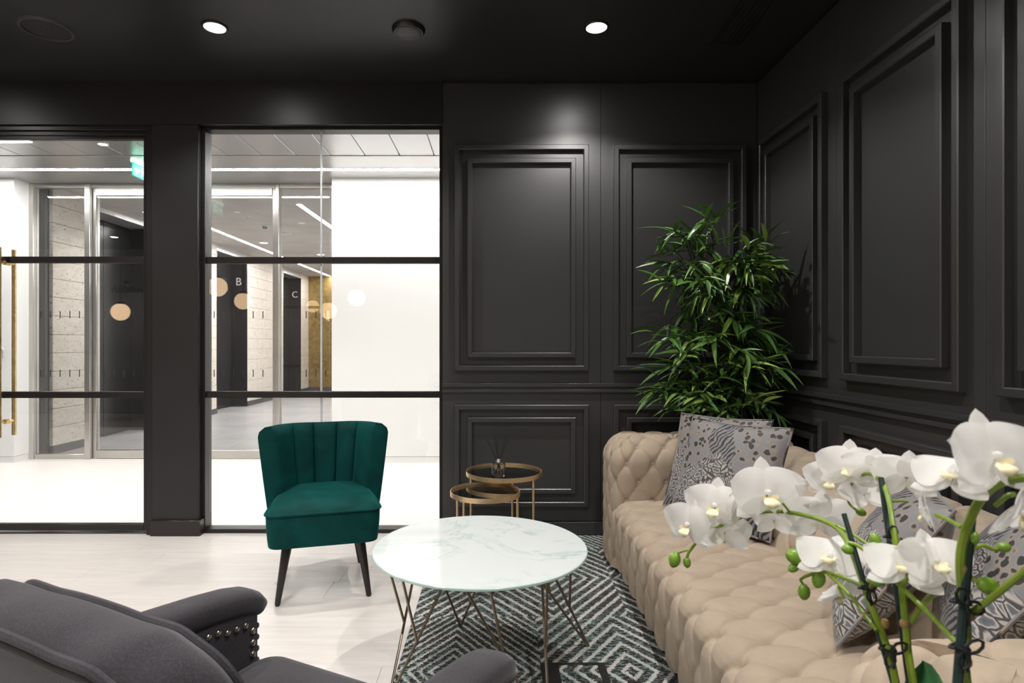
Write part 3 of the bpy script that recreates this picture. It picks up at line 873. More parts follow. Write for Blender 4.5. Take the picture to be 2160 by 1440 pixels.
# ------------------------------------------------------------------ lounge: lamps and ceiling fittings
def downlight(x, y, label, w=SPOT_W):
    t = thing('downlight', label, 'downlight', (x, y, ZC), group='round downlights in the black ceiling')
    M0 = Matrix.Translation((x, y, ZC))
    obj('trim_ring', MB().lathe([(.052, -.002), (.053, -.008), (.062, -.008), (.066, -.003), (.066, 0)], 28, M0), M['black_metal'], t)
    obj('lamp', MB().lathe([(0, -.010), (.035, -.009), (.052, -.004), (.052, 0)], 24, M0), M['lamp'], t)
    ld = bpy.data.lights.new('downlight_beam', 'SPOT')
    ld.energy = w; ld.spot_size = math.radians(134); ld.spot_blend = .42; ld.shadow_soft_size = .032
    ld.color = (1.0, .96, .92)
    lo = bpy.data.objects.new('downlight_beam', ld); COL.objects.link(lo)
    lo.location = (0, 0, -.02); lo.parent = t
    return t
DL = [(-1.47, 3.115, 'round downlight in the black ceiling before the glass partition'),
      (.513, 3.115, 'round downlight in the black ceiling before the panelled wall'),
      (.513, 1.15, 'round downlight in the black ceiling over the beige sofa'),
      (-1.47, 1.15, 'round downlight in the black ceiling over the dark armchair'),
      (-3.45, 3.115, 'round downlight in the black ceiling inside the entrance door'),
      (-3.45, 1.15, 'round downlight in the black ceiling behind the entrance door'),
      (.513, -.20, 'round downlight in the black ceiling over the orchid stand'),
      (-1.47, -.40, 'round downlight in the black ceiling behind the dark armchair'),
      (-5.9, -1.6, 'added downlight brightening the grey wall around the reception lettering')]  # added lamp so the lettering wall shows up in the glass reflection
for a in DL: downlight(*a)
def cp(px, py): return cpos(px, py, ZC)
c = Vector(cp(98, 60)); M0 = Matrix.Translation(c)
sp = thing('ceiling_speaker', 'large round black speaker flush in the black ceiling', 'speaker', c)
obj('rim', MB().lathe([(.108, -.001), (.110, -.010), (.120, -.010), (.126, 0)], 36, M0), M['dark_rim'], sp)
obj('grille', MB().lathe([(0, -.004), (.109, -.003), (.109, 0)], 36, M0), M['speaker_mesh'], sp)
obj('screw', MB().lathe([(0, -.008), (.005, -.007), (.006, -.003)], 10, M0), M['black_metal'], sp)
c = Vector(cp(862, 62)); M0 = Matrix.Translation(c)
sp = thing('smoke_detector', 'round grey detector with dark rim on the black ceiling', 'smoke detector', c)
obj('rim', MB().lathe([(.066, -.020), (.075, -.020), (.086, -.008), (.088, 0)], 32, M0), M['black_metal'], sp)
obj('disc', MB().lathe([(0, -.030), (.055, -.029), (.067, -.022), (.067, 0)], 32, M0), M['grey_disc'], sp)
vt = thing('ceiling_vent', 'long black linear air grille in the dark ceiling corner', 'vent', (1.248, 2.3, ZC))
for (a, b) in ((1.165, 1.178), (1.318, 1.331)):
    obj('vent_frame', MB().box(a, b, 1.3, 3.29, ZC - .006, ZC, .001), M['black_metal'], vt)
for k in range(5):
    x = 1.195 + k * .0262
    obj('slat', MB().box(x - .004, x + .004, 1.3, 3.28, ZC - .005, ZC + .0, .001), M['black_metal'], vt)
obj('vent_frame', MB().box(1.165, 1.331, 3.28, 3.293, ZC - .006, ZC, .001), M['black_metal'], vt)

# globe lamps and lettering at the reception end (they show in the glass)
YQ = -1.8; DV = 2 * YG - YQ
for (px, py, lb, r) in ((458, 605, 'warm opal globe lamp hung highest over the reception, mirrored beside lift B', .15), (512, 635, 'warm opal globe lamp mirrored below the letter B', .13),
                     (692, 655, 'warm opal globe lamp mirrored against the gold wall', .13), (752, 628, 'warm opal globe lamp mirrored on the white wall', .135),
                     (257, 658, 'warm opal globe lamp mirrored in the entrance door', .135)):
    x = (px - CX) / F * DV; z = CH + (CY - py) / F * DV
    t = thing('globe_lamp', lb, 'pendant lamp', (x, YQ, z - r), group='opal globe lamps at the reception end')
    obj('globe', MB().lathe([(r * math.sin(pi * k / 16), -r * math.cos(pi * k / 16)) for k in range(17)], 28, Matrix.Translation((x, YQ, z))), M['globe'], t)
    obj('cap', MB().lathe([(.05, r - .012), (.045, r + .03), (.012, r + .04)], 16, Matrix.Translation((x, YQ, z))), M['black_metal'], t)
    obj('cord', MB().tube([(x, YQ, z + r + .03), (x, YQ, ZC)], .006, 8), M['black_metal'], t)
sg = thing('wall_lettering', 'dark raised lettering with small emblem on the grey reception wall', 'sign', (-6.34, YF + .004, 2.10))
me = text_mesh('Cavendish', .19, M['black_plastic'], .008)
place('lettering', me, sg, Matrix.Translation((-6.32, YF + .010, 2.15)) @ Matrix.Rotation(pi, 4, 'Z') @ Matrix.Rotation(pi / 2, 4, 'X'))
em = MB()
for k in range(5):
    an = pi * (k + .5) / 5
    em.tube([(-6.45, YF + .012, 2.25), (-6.45 + .05 * math.cos(an), YF + .012, 2.25 + .05 * math.sin(an))], [.008, .016], 8)
obj('emblem', em, M['black_plastic'], sg)

# ------------------------------------------------------------------ carpet and floor box
rg = obj('carpet', MB().box(RX, XR - .016, -.5, YB - .018, -.006, .004, .001), M['rug'], None, 0)
tag(rg, 'black, white and teal chevron carpet under the marble coffee table', 'carpet')
fb = thing('floor_box', 'black framed floor socket cover set in the chevron carpet', 'floor box', (.27, 2.11, .004))
obj('frame_band', MB().box(.158, .224, 1.98, 2.242, .004, .010, .001), M['black_plastic'], fb)
obj('frame_band', MB().box(.372, .398, 1.98, 2.242, .004, .010, .001), M['black_plastic'], fb)
obj('frame_band', MB().box(.224, .372, 2.228, 2.242, .004, .010, .001), M['black_plastic'], fb)
obj('frame_band', MB().box(.224, .372, 1.98, 1.995, .004, .010, .001), M['black_plastic'], fb)
obj('carpet_insert', MB().box(.226, .370, 1.997, 2.226, .004, .008), M['rug'], fb, 0)

# ------------------------------------------------------------------ tufted sofa
def poly_path(pts):
    """2-D polyline with arc length -> (fn(s) -> (p, outward normal), length); normal is to the left of travel"""
    L = [0]
    for a, b in zip(pts, pts[1:]):
        L.append(L[-1] + math.hypot(b[0] - a[0], b[1] - a[1]))
    nrm = []
    for i in range(len(pts)):
        a = pts[max(i - 1, 0)]; b = pts[min(i + 1, len(pts) - 1)]
        dx, dz = b[0] - a[0], b[1] - a[1]; n = math.hypot(dx, dz) or 1
        nrm.append((-dz / n, dx / n))
    def fn(s):
        s = min(max(s, 0), L[-1])
        lo, hi = 0, len(L) - 2
        while lo < hi:
            m = (lo + hi + 1) // 2
            if L[m] <= s: lo = m
            else: hi = m - 1
        t = (s - L[lo]) / max(L[lo + 1] - L[lo], 1e-9)
        a, b = pts[lo], pts[lo + 1]; na, nb = nrm[lo], nrm[lo + 1]
        n = (na[0] + (nb[0] - na[0]) * t, na[1] + (nb[1] - na[1]) * t)
        k = math.hypot(*n) or 1
        return (a[0] + (b[0] - a[0]) * t, a[1] + (b[1] - a[1]) * t), (n[0] / k, n[1] / k)
    return fn, L[-1]

def arc(cx, cz, r, a0, a1, n=8):
    return [(cx + r * math.cos(math.radians(a0 + (a1 - a0) * k / n)), cz + r * math.sin(math.radians(a0 + (a1 - a0) * k / n))) for k in range(n + 1)]

def tuft_h(u, v, du, dv):
    a = u / du + v / (2 * dv); b = u / du - v / (2 * dv)
    ca, cb = abs(math.sin(pi * a)), abs(math.sin(pi * b))
    r2 = ca * ca + cb * cb
    pit = (1 - math.exp(-2.3 * math.sqrt(r2))) / .96
    groove = math.exp(-(min(ca, cb) / .17) ** 2)
    return .10 * (1 - math.exp(-4 * ca * cb)) + .90 * pit - .13 * groove * pit

BTN = MB().lathe([(.0125, -.004), (.0135, .001), (.011, .0055), (.006, .0078), (0, .0084)], 12).mesh('button', M['suede'], 60)

def tufted(name, S, U, V, res, du, dv, A, parent, u0=0., v0=0., mask=None, btn_ok=None):
    """S(u, v) -> (point, normal); buttons on a staggered lattice, creases between them"""
    nu, nv = max(2, int(U / res)), max(2, int(V / res))
    vs = []
    for i in range(nu + 1):
        for j in range(nv + 1):
            u, v = U * i / nu, V * j / nv
            p, n = S(u, v)
            m = mask(u, v) if mask else 1.
            vs.append(Vector(p) + Vector(n) * (A * m * (tuft_h(u - u0, v - v0, du, dv) - .80)))
    fs = [(i * (nv + 1) + j, (i + 1) * (nv + 1) + j, (i + 1) * (nv + 1) + j + 1, i * (nv + 1) + j + 1) for i in range(nu) for j in range(nv)]
    part = obj(name, MB().add(vs, fs), M['suede'], parent, 75)
    k0 = math.floor((0 - v0) / dv) - 1
    for k in range(k0, k0 + int(V / dv) + 4):
        v = v0 + k * dv
        if not (.01 < v < V - .01): continue
        sh = .5 * du if k % 2 else 0
        i0 = math.floor((0 - u0 - sh) / du) - 1
        for i in range(i0, i0 + int(U / du) + 4):
            u = u0 + sh + i * du
            if not (.01 < u < U - .01): continue
            if mask and mask(u, v) < .6: continue
            if btn_ok and not btn_ok(u, v): continue
            p, n = S(u, v)
            c = Vector(p) + Vector(n) * (-.80 * A + .006)
            place('button', BTN, part, frame(c, n))
    return part

sofa = thing('sofa', 'long beige suede sofa deeply button-tufted all over', 'sofa', (1.1, 2.1, .004))
SX, SY0, SY1 = .600, 1.10, 3.09        # front, inner faces of the arms
# seat: profile from the bottom of the front, over the edge, to the back
prof = [(SX + .030, .03), (SX + .010, .12), (SX, .22), (SX, .30)] + arc(SX + .075, .310, .075, 180, 90, 6)[1:] + [(SX + .25, .392), (SX + .45, .385), (1.20, .372)]
fn_seat, LU = poly_path(list(reversed(prof)))
def S_seat(u, v):
    (x, z), n = fn_seat(LU - u)
    return (x, SY0 - .03 + v, z), (-n[0] if False else n[0], 0, n[1])
# orient: outward normal must point to -x on the front and +z on the top
_t = fn_seat(LU - .15)[1]
SGN = 1 if _t[0] < 0 else -1
def S_seat(u, v, g=SGN):
    (x, z), n = fn_seat(LU - u)
    return (x, SY0 - .03 + v, z), (n[0] * g, 0, n[1] * g)
tufted('seat', lambda u, v: S_seat(v, u), SY1 - SY0 + .06, LU, .0052, .155, .122, .044, sofa, u0=.03, v0=.347)
# backrest
pb = [(1.100, .34), (1.135, .44), (1.185, .54), (1.25, .625), (1.33, .680), (1.41, .700), (1.49, .680), (1.55, .62), (1.572, .52), (1.575, .30), (1.575, .03)]
pb = [(p.x, p.y) for p in spline([(x, z, 0) for x, z in pb], 4)]
fn_back, LB = poly_path(pb)
def S_back(u, v):
    (x, z), n = fn_back(v)
    return (x, .80 + u, z), (n[0], 0, n[1])
if fn_back(.1)[1][0] > 0:
    _fb = fn_back
    def S_back(u, v):
        (x, z), n = _fb(v)
        return (x, .80 + u, z), (-n[0], 0, -n[1])
tufted('backrest', S_back, 2.60, LB, .0058, .155, .112, .044, sofa, u0=.03, v0=.16, mask=lambda u, v: 1. if v < .62 else max(0., 1 - (v - .62) * 6))
# arms: wrapped round the front end and over the top
def arm(y0, y1):
    xf, xb, rc, zt, rt = SX - .002, 1.545, .10, .705, .135
    ym = (y0 + y1) / 2; half = (y1 - y0) / 2
    L1 = xb - (xf + rc); La = rc * pi / 2; Lf = 2 * half - 2 * rc
    U = 2 * L1 + 2 * La + Lf
    Lv = zt - rt - .03; Lr = rt * pi / 2; Lt = half - rt
    V = Lv + Lr + max(Lt, .01)
    def S(u, v):
        if u < L1: p = (xb - u, y0); n = (0, -1)
        elif u < L1 + La:
            t = (u - L1) / rc; n = (-math.sin(t), -math.cos(t)); p = (xf + rc + rc * n[0], y0 + rc + rc * n[1])
        elif u < L1 + La + Lf: p = (xf, y0 + rc + (u - L1 - La)); n = (-1, 0)
        elif u < L1 + 2 * La + Lf:
            t = (u - L1 - La - Lf) / rc; n = (-math.cos(t), math.sin(t)); p = (xf + rc + rc * n[0], y1 - rc + rc * n[1])
        else: p = (xf + rc + (u - L1 - 2 * La - Lf), y1); n = (0, 1)
        if v < Lv: o, z, nh, nz = 0, .03 + v, 1, 0
        elif v < Lv + Lr:
            t = (v - Lv) / rt; o = rt * (1 - math.cos(t)); z = zt - rt + rt * math.sin(t); nh, nz = math.cos(t), math.sin(t)
        else:
            o = rt + (v - Lv - Lr); z = zt + .006 * (v - Lv - Lr) / max(Lt, .01); nh, nz = 0, 1
        x = p[0] - n[0] * o; y = p[1] - n[1] * o
        x = max(x, xf + min(o, half)); y = min(max(y, y0 + min(o, half)), y1 - min(o, half))
        return (x, y, z), (n[0] * nh, n[1] * nh, nz)
    return S, U, V, L1, La, Lf
for (a, b) in ((SY1, 3.47), (.72, SY0)):
    S, U, V, L1, La, Lf = arm(a, b)
    mid = U / 2
    tufted('arm', S, U, V, .0055, .140, .098, .036, sofa, u0=mid, v0=.06, mask=(lambda u, v, V=V: min(1., max(0., (V - v) / .05))),
           btn_ok=(lambda u, v, L1=L1, La=La, Lf=Lf: u < L1 + 2 * La + Lf + .02 and v > .1) if a > 2 else (lambda u, v, L1=L1: u > L1 * .6))
for (x, y) in ((.70, .82), (.70, 3.38), (1.48, .82), (1.48, 3.38), (.70, 2.1)):
    obj('foot', MB().lathe([(.022, .004), (.030, .035), (.030, .05)], 14, Matrix.Translation((x, y, 0))), M['dark_wood'], sofa)
obj('underframe', MB().box(SX + .06, 1.56, .78, 3.42, .035, .20), M['dark_wood'], sofa)

# ------------------------------------------------------------------ cushions
def pillow(label, BL, right, up, size, mat, T=.075, seed=0):
    right = Vector(right).normalized(); up = Vector(up); up = (up - right * up.dot(right)).normalized()
    nrm = right.cross(up)          # towards the front of the cushion
    c = Vector(BL) + right * size / 2 + up * size / 2
    t = thing('throw_pillow', label, 'pillow', c - up * size / 2, group='animal print cushions on the sofa')
    rr = random.Random(seed)
    ph = rr.random() * 6
    def P(s, q, side):
        k = (1 - abs(s) ** 2.6) * (1 - abs(q) ** 2.6)
        pin = .055
        x = s * (1 - pin * math.cos(q * pi / 2)); y = q * (1 - pin * math.cos(s * pi / 2))
        h = T * max(k, 0) ** .55 * (1 + .05 * math.sin(4 * s + ph) * math.cos(3 * q))
        return c + right * x * size / 2 + up * y * size / 2 + nrm * h * side
    for side, nm in ((1, 'front'), (-1, 'back')):
        obj(nm, MB().grid(lambda u, v: P(2 * u - 1, 2 * v - 1, side), 26, 26), mat, t, 80, True)
    rim = []
    for (s0, q0, s1, q1) in ((-1, -1, 1, -1), (1, -1, 1, 1), (1, 1, -1, 1), (-1, 1, -1, -1)):
        rim += [P(s0 + (s1 - s0) * k / 10, q0 + (q1 - q0) * k / 10, 0) for k in range(10)]
    obj('piping', MB().tube(rim, .0045, 6, closed=True), mat, t)
    return t
fwd = Vector((-.78, -.62, 0))
def lean(f, a): return Vector((0, 0, 1)) * math.cos(a) - Vector(f).normalized() * math.sin(a)
pillow('animal print cushion leaning in front of its twin by the far sofa arm', (.79, 2.775, .405), (.31, -.39, 0), lean((-.78, -.62, 0), .42), .48, PIL[0], .062, seed=1)
pillow('animal print cushion tucked behind another against the far sofa arm', (.812, 2.945, .41), (.31, -.37, .01), lean((-.76, -.65, 0), .38), .47, PIL[1], .058, seed=2)
pillow('animal print cushion propped on edge near the sofa arm behind the orchid', (1.115, 1.965, .41), (-.5, -.87, 0), (.4, -.38, .84), .46, PIL[2], .085, seed=3)
pillow('animal print cushion behind another in the corner by the near sofa arm', (1.25, 1.73, .45), (-.5, -.87, 0), (.4, -.42, .80), .44, PIL[3], .075, seed=4)

# ------------------------------------------------------------------ teal velvet chair
def rrect(a, b, r, n=6):
    out = []
    for (cx, cy, a0) in ((a - r, b - r, 0), (-a + r, b - r, 90), (-a + r, -b + r, 180), (a - r, -b + r, 270)):
        for k in range(n + 1):
            an = math.radians(a0 + 90 * k / n)
            out.append((cx + r * math.cos(an), cy + r * math.sin(an)))
    return out
vc = thing('cocktail_chair', 'teal velvet cocktail chair with channelled back and black tapered legs', 'chair', (-.875, 3.03, 0), math.radians(15.5))
MV = wm(vc)
def outline(wf_, wr_, yf, yr, r):
    """trapezoid plan, front at -y"""
    pts = rrect(1, 1, r)
    return [((wf_ + (wr_ - wf_) * (y + 1) / 2) * x, yf + (yr - yf) * (y + 1) / 2) for x, y in pts]
rings = []
for (z, k) in ((.262, .955), (.268, .965), (.30, .98), (.36, 1.0), (.405, 1.005), (.416, 1.0)):
    o = outline(.262 * k, .225 * k, -.255 * (.93 + .07 * k) if z < .3 else -.258, .25, .22)
    rings.append([(x, y, z - .008 * (1 if y < 0 else -1) * 0) for x, y in o])
obj('seat_base', MB().loft(rings, MV), M['velvet'], vc, 60)
rings = []
for (z, k) in ((.414, 1.005), (.424, .995), (.440, .93), (.452, .80), (.459, .60), (.463, .35), (.464, .08)):
    o = outline(.262 * k, .225 * k, -.258 * k, .25 * k, .25)
    rings.append([(x, y, z + .012 * (y / .25)) for x, y in o])
obj('seat_cushion', MB().loft(rings, MV), M['velvet'], vc, 60)
o = outline(.266, .228, -.262, .25, .22)
obj('piping', MB().tube([(x, y, .416) for x, y in o], .0055, 8, M=MV, closed=True), M['velvet'], vc)
def bk(s, t, off):
    w = .203 + .056 * t ** .9
    x = w * math.sin(s * 1.18) / math.sin(1.18)
    y = .185 + .055 * t - .185 * abs(s) ** 2.3 * (.75 + .25 * t)
    z = .34 + .435 * t + .012 * abs(s) * t
    e = .01
    s2 = s + e
    x2 = w * math.sin(s2 * 1.18) / math.sin(1.18); y2 = .185 + .055 * t - .185 * abs(s2) ** 2.3 * (.75 + .25 * t)
    tx, ty = x2 - x, y2 - y; n = math.hypot(tx, ty)
    nx, ny = ty / n, -tx / n      # towards the sitter (front)
    return (x + nx * off, y + ny * off, z)
cuts = [-1, -.55, -.19, .19, .55, 1]
for k in range(5):
    s0, s1 = cuts[k], cuts[k + 1]
    rings = []
    NR = 18
    for i in range(NR + 1):
        t = i / NR
        f = 1.0
        if t > .88: f = math.sqrt(max(0, 1 - ((t - .88) / .12) ** 2)) * .98 + .02
        ring = []
        n = 9
        for j in range(n + 1):
            q = j / n; s = s0 + (s1 - s0) * q + (.004 if j == 0 else -.004 if j == n else 0)
            tt = t * (1 - .012 * (abs(2 * q - 1) ** 3))
            ring.append(bk(s, tt, (.004 + .019 * max(math.sin(pi * q), 0) ** .5) * f))
        for j in range(n, -1, -1):
            q = j / n; s = s0 + (s1 - s0) * q
            ring.append(bk(s, t, -.060 * f))
        rings.append(ring)
    obj('back_channel', MB().loft(rings, MV), M['velvet'], vc, 70)
rings = []
for i in range(19):
    t = i / 18 * .985
    f = math.sqrt(max(0, 1 - (max(t - .86, 0) / .14) ** 2))
    rings.append([bk(-.995 + 1.99 * k / 30, t, -.050 * f) for k in range(31)] + [bk(.995 - 1.99 * k / 30, t, -.076 * f) for k in range(31)])
obj('back_shell', MB().loft(rings, MV), M['velvet'], vc, 70)
for s in (-1, 1):
    pk = MB()
    for z in (.728, .708):
        a = bk(s * .985, (z - .34) / .435, .012); b = bk(s * .985, (z - .34) / .435 - .02, -.05)
        pk.tube([a, ((a[0] + b[0]) / 2 + s * .012, (a[1] + b[1]) / 2, (a[2] + b[2]) / 2), b], .0035, 6, M=MV)
    obj('gather', pk, M['velvet'], vc)
for (x, y, tx, ty) in ((-.205, -.235, -.165, -.17), (.205, -.235, .165, -.17), (-.205, .228, -.16, .16), (.185, .222, .15, .16)):
    obj('leg', MB().tube([(x, y, .0), (x, y, .008), (tx, ty, .275)], [.010, .013, .024], 14, M=MV), M['dark_wood'], vc)

# ------------------------------------------------------------------ coffee table
TC = Vector((-.066, 2.27, 0)); TR = .402
ct = thing('coffee_table', 'round marble-print glass coffee table on bent bronze rods', 'coffee table', TC)
Mt = Matrix.Translation(TC)
top = obj('table_top', MB().lathe([(0, .427), (TR - .005, .427), (TR - .005, .436), (0, .436)], 96), M['marble'], ct, 20, M=Mt)
obj('glass_edge', MB().lathe([(TR - .005, .427), (TR - .0015, .427), (TR, .4285), (TR, .4345), (TR - .0015, .436), (TR - .005, .436)], 96, cap=False), M['glass_edge'], top, 40, M=Mt)
feet = [(-.364, 2.03), (.154, 1.838), (.355, 2.375), (-.158, 2.56)]
ctr = Vector((-.004, 2.20, 0))
ZU = .424
for (fx, fy) in feet:
    fv = Vector((fx, fy, .0095))
    ang = math.atan2(fy - ctr.y, fx - ctr.x)
    for sg_ in (-1, 1):
        up_ = Vector((TC.x + .245 * math.cos(ang + sg_ * .72), TC.y + .245 * math.sin(ang + sg_ * .72), ZU))
        base = fv + Vector((-math.sin(ang), math.cos(ang), 0)) * .006 * sg_
        obj('rod', MB().tube([base, up_], .0049, 8), M['bronze'], ct)
        midp = base.lerp(up_, .44)
        up2 = Vector((TC.x + .355 * math.cos(ang + sg_ * .30), TC.y + .355 * math.sin(ang + sg_ * .30), ZU))
        obj('rod', MB().tube([midp, up2], .0049, 8), M['bronze'], ct)
    obj('foot_pad', MB().lathe([(.008, .0045), (.009, .008), (.006, .012)], 12, Matrix.Translation((fx, fy, 0))), M['bronze'], ct)
ring = [(TC.x + .245 * math.cos(2 * pi * k / 40), TC.y + .245 * math.sin(2 * pi * k / 40), ZU) for k in range(40)]
obj('top_ring', MB().tube(ring, .004, 6, closed=True), M['bronze'], ct)

# ------------------------------------------------------------------ nesting brass tables and reed diffuser
def tray_table(label, x, y, r, h, legs):
    t = thing('side_table', label, 'side table', (x, y, .004), group='round brass side tables')
    M0 = Matrix.Translation((x, y, 0))
    tp = obj('tray', MB().lathe([(0, h - .024), (r, h - .024), (r, h), (r - .004, h), (r - .004, h - .013), (0, h - .013)], 72, M0), M['brass_soft'], t, 40)
    obj('mirror', MB().lathe([(0, h - .0125), (r - .0045, h - .0125)], 72, M0, cap=False), M['smoked_mirror'], tp, 0)
    for an in legs:
        a = math.radians(an)
        px, py = x + (r - .012) * math.cos(a), y + (r - .012) * math.sin(a)
        obj('leg', MB().tube([(px, py, .004), (px, py, h - .02)], .0058, 12), M['brass_soft'], t)
    return t
BX, BY, BR, BH = .034, 3.29, .208, .507
tray_table('taller brass tray table holding the reed diffuser', BX, BY, BR, BH, (205, 75, -38))
tray_table('lower brass tray table tucked under its taller twin', -.063, 3.005, .175, .468, (232, 215, -8))
dx, dy, dz = .004, 3.19, BH - .0125
rd = thing('reed_diffuser', 'clear glass reed diffuser with silver collar and black reeds', 'diffuser', (dx, dy, dz))
M0 = Matrix.Translation((dx, dy, dz))
obj('bottle', MB().lathe([(0, .0005), (.034, .0005), (.0365, .003), (.0365, .066), (.033, .073), (.012, .076), (.012, .080), (.009, .080), (.009, .074), (.031, .070), (.0335, .064), (.0335, .014), (0, .014)], 32, M0), M['bottle'], rd, 50)
obj('collar', MB().lathe([(.0125, .074), (.0125, .096), (.009, .096), (.009, .078)], 24, M0), M['chrome'], rd)
for (px, py, q) in ((1026, 925, -.02), (1043, 921, .03), (1048.5, 926, -.01), (1066, 921, .02), (1071, 925, .0)):
    e = at(px, py, dy + q)
    b = Vector((dx - (e.x - dx) * .35, dy - q * .4, dz + .018))
    obj('reed', MB().tube([b, e], .0024, 6), M['black_plastic'], rd)

# ------------------------------------------------------------------ charcoal armchair in the foreground
ac = thing('armchair', 'charcoal linen armchair with piped back and nailhead trimmed arms', 'armchair', (-.427, 1.022, .006), -math.atan2(.441, .898))
MA = wm(ac)
def sect_loft(path, w, h, pw=2.6, n=20, M_=None, ends=True):
    """superellipse section swept along a yz path at given x; path = [(x, y, z, scale)]"""
    rings = []
    for i, (x, y, z, s) in enumerate(path):
        a = path[max(i - 1, 0)]; b = path[min(i + 1, len(path) - 1)]
        ty, tz = b[1] - a[1], b[2] - a[2]; L = math.hypot(ty, tz) or 1
        ny, nz = -tz / L, ty / L
        r = []
        for k in range(n):
            an = 2 * pi * k / n
            c, sn_ = math.cos(an), math.sin(an)
            u = math.copysign(abs(c) ** (2 / pw), c) * w * s; v = math.copysign(abs(sn_) ** (2 / pw), sn_) * h * s
            r.append((x + u, y + ny * v, z + nz * v))
        rings.append(r)
    return MB().loft(rings, M_)
NAIL = MB().lathe([(.0080, -.001), (.0078, .002), (.0055, .0048), (0, .006)], 10).mesh('nailhead', plain('nickel_nail', (.55, .52, .46), .2, 1.0), 60)
for sx in (-1, 1):
    ax = sx * .328
    path = [(ax, -.26, .640, 1), (ax, -.12, .634, 1), (ax, .04, .622, 1), (ax, .16, .610, 1), (ax, .23, .600, 1), (ax, .268, .591, .98), (ax, .29, .580, .93), (ax, .306, .566, .80), (ax, .311, .552, .5)]
    am = obj('arm_pad', sect_loft(path, .046, .031, M_=MA), M['linen'], ac, 70)
    pnl = obj('arm_panel', MB().box(ax - .036, ax + .036, -.26, .290, .15, .585, .006, MA), M['linen'], ac)
    inx = ax - sx * .037
    for sd_ in (-1, 1):
        fx = ax + sd_ * .037
        nx = Vector((sd_, 0, 0))
        for k in range(21):
            y = -.24 + k * .0245
            z = .640 - .031 - .011 - (y + .26) / .49 * .040 - (.008 if y > .2 else 0)
            pz = Vector((fx, y, z))
            place('nailhead', NAIL, pnl, MA @ frame(pz, nx))
        for k in range(9):
            place('nailhead', NAIL, pnl, MA @ frame(Vector((fx, .270, .528 - k * .027)), nx))
    for k in range(9):
        for q in (-.026, .026):
            place('nailhead', NAIL, pnl, MA @ frame(Vector((ax + q, .2905, .530 - k * .027)), (0, 1, 0)))
    for k in range(3):
        place('nailhead', NAIL, pnl, MA @ frame(Vector((ax - .013 + k * .013, .2905, .530)), (0, 1, 0)))
# back: thick cushion, top softly waved
def back_pt(an, k, yo):
    pass
BW, BT0, BT1 = .248, -.352, -.243
rows = []
def back_outline(n=64):
    """front-view outline of the back (x, z), from lower left over the top to lower right"""
    pts = [(-BW, .30), (-BW, .50), (-BW, .66), (-BW, .74), (-BW + .006, .785), (-BW + .025, .818), (-BW + .06, .838), (-.16, .848), (-.10, .847), (-.05, .850), (0, .851), (.05, .850), (.10, .847), (.16, .848), (BW - .06, .838), (BW - .025, .818), (BW - .006, .785), (BW, .74), (BW, .66), (BW, .50), (BW, .30)]
    return [(p.x, p.y) for p in spline([(x, z, 0) for x, z in pts], 4)]
OUT = back_outline()
def lean_y(z): return -.20 * (max(z - .30, 0) / .55) ** 1.1 + .10      # recline of the back
rings = []
for (yo, ins) in ((-.0, .012), (.010, .0), (.03, -.012), (.055, -.016), (.08, -.012), (.10, .0), (.11, .012)):
    rings.append([(x * (1 - ins / BW), -.352 + yo + lean_y(z) + .10, z - ins * (1 if z > .7 else 0)) for x, z in OUT])
bk_o = obj('backrest', MB().loft(rings, MA, cap=False, closed=False), M['linen'], ac, 70)
def face(yo, bulge, nm):
    def fn(u, v):
        q = u * (len(OUT) - 1); i = min(int(q), len(OUT) - 2); f = q - i
        x = OUT[i][0] + (OUT[i + 1][0] - OUT[i][0]) * f; z = OUT[i][1] + (OUT[i + 1][1] - OUT[i][1]) * f
        cx_, cz_ = x * .0, .30 + (z - .30) * .35
        xx = x * .955 + (0 - x * .955) * v; zz = (z - .012) + (cz_ - z) * v
        w = 1 - (1 - v) ** 2
        return (xx, -.352 + yo + lean_y(zz) + .10 + bulge * w, zz)
    return obj(nm, MB().grid(fn, 60, 8, MA), M['linen'], bk_o, 70)
face(.11, .045, 'back_cushion_face'); face(0, -.02, 'back_cushion_rear')
for (yo, nm) in ((.004, 'piping'), (.108, 'piping')):
    obj(nm, MB().tube([(x * (1 - .004 / BW), -.352 + yo + lean_y(z) + .10, z - .003) for x, z in OUT], .0062, 8, M=MA), M['linen'], bk_o)
# seat cushion with piping
rings = []
for (z, k) in ((.36, .97), (.37, .99), (.40, 1.0), (.43, 1.0), (.452, .985), (.468, .94), (.478, .84), (.484, .6), (.486, .1)):
    rings.append([(x * k, .055 + y * k, z) for x, y in rrect(.285, .262, .05)])
sc_ = obj('seat_cushion', MB().loft(rings, MA), M['linen'], ac, 60)
obj('piping', MB().tube([(x, .055 + y, .448) for x, y in rrect(.286, .263, .05)], .0055, 8, M=MA, closed=True), M['linen'], sc_)
obj('seat_frame', MB().box(-.292, .292, -.25, .285, .15, .36, .01, MA), M['linen'], ac)
for (x, y) in ((-.31, .25), (.31, .25), (-.29, -.24), (.29, -.24)):
    obj('leg', MB().tube([(x * 1.02, y * 1.04, 0 if False else .0), (x, y, .16)], [.014, .022], 12, M=MA), M['dark_wood'], ac)

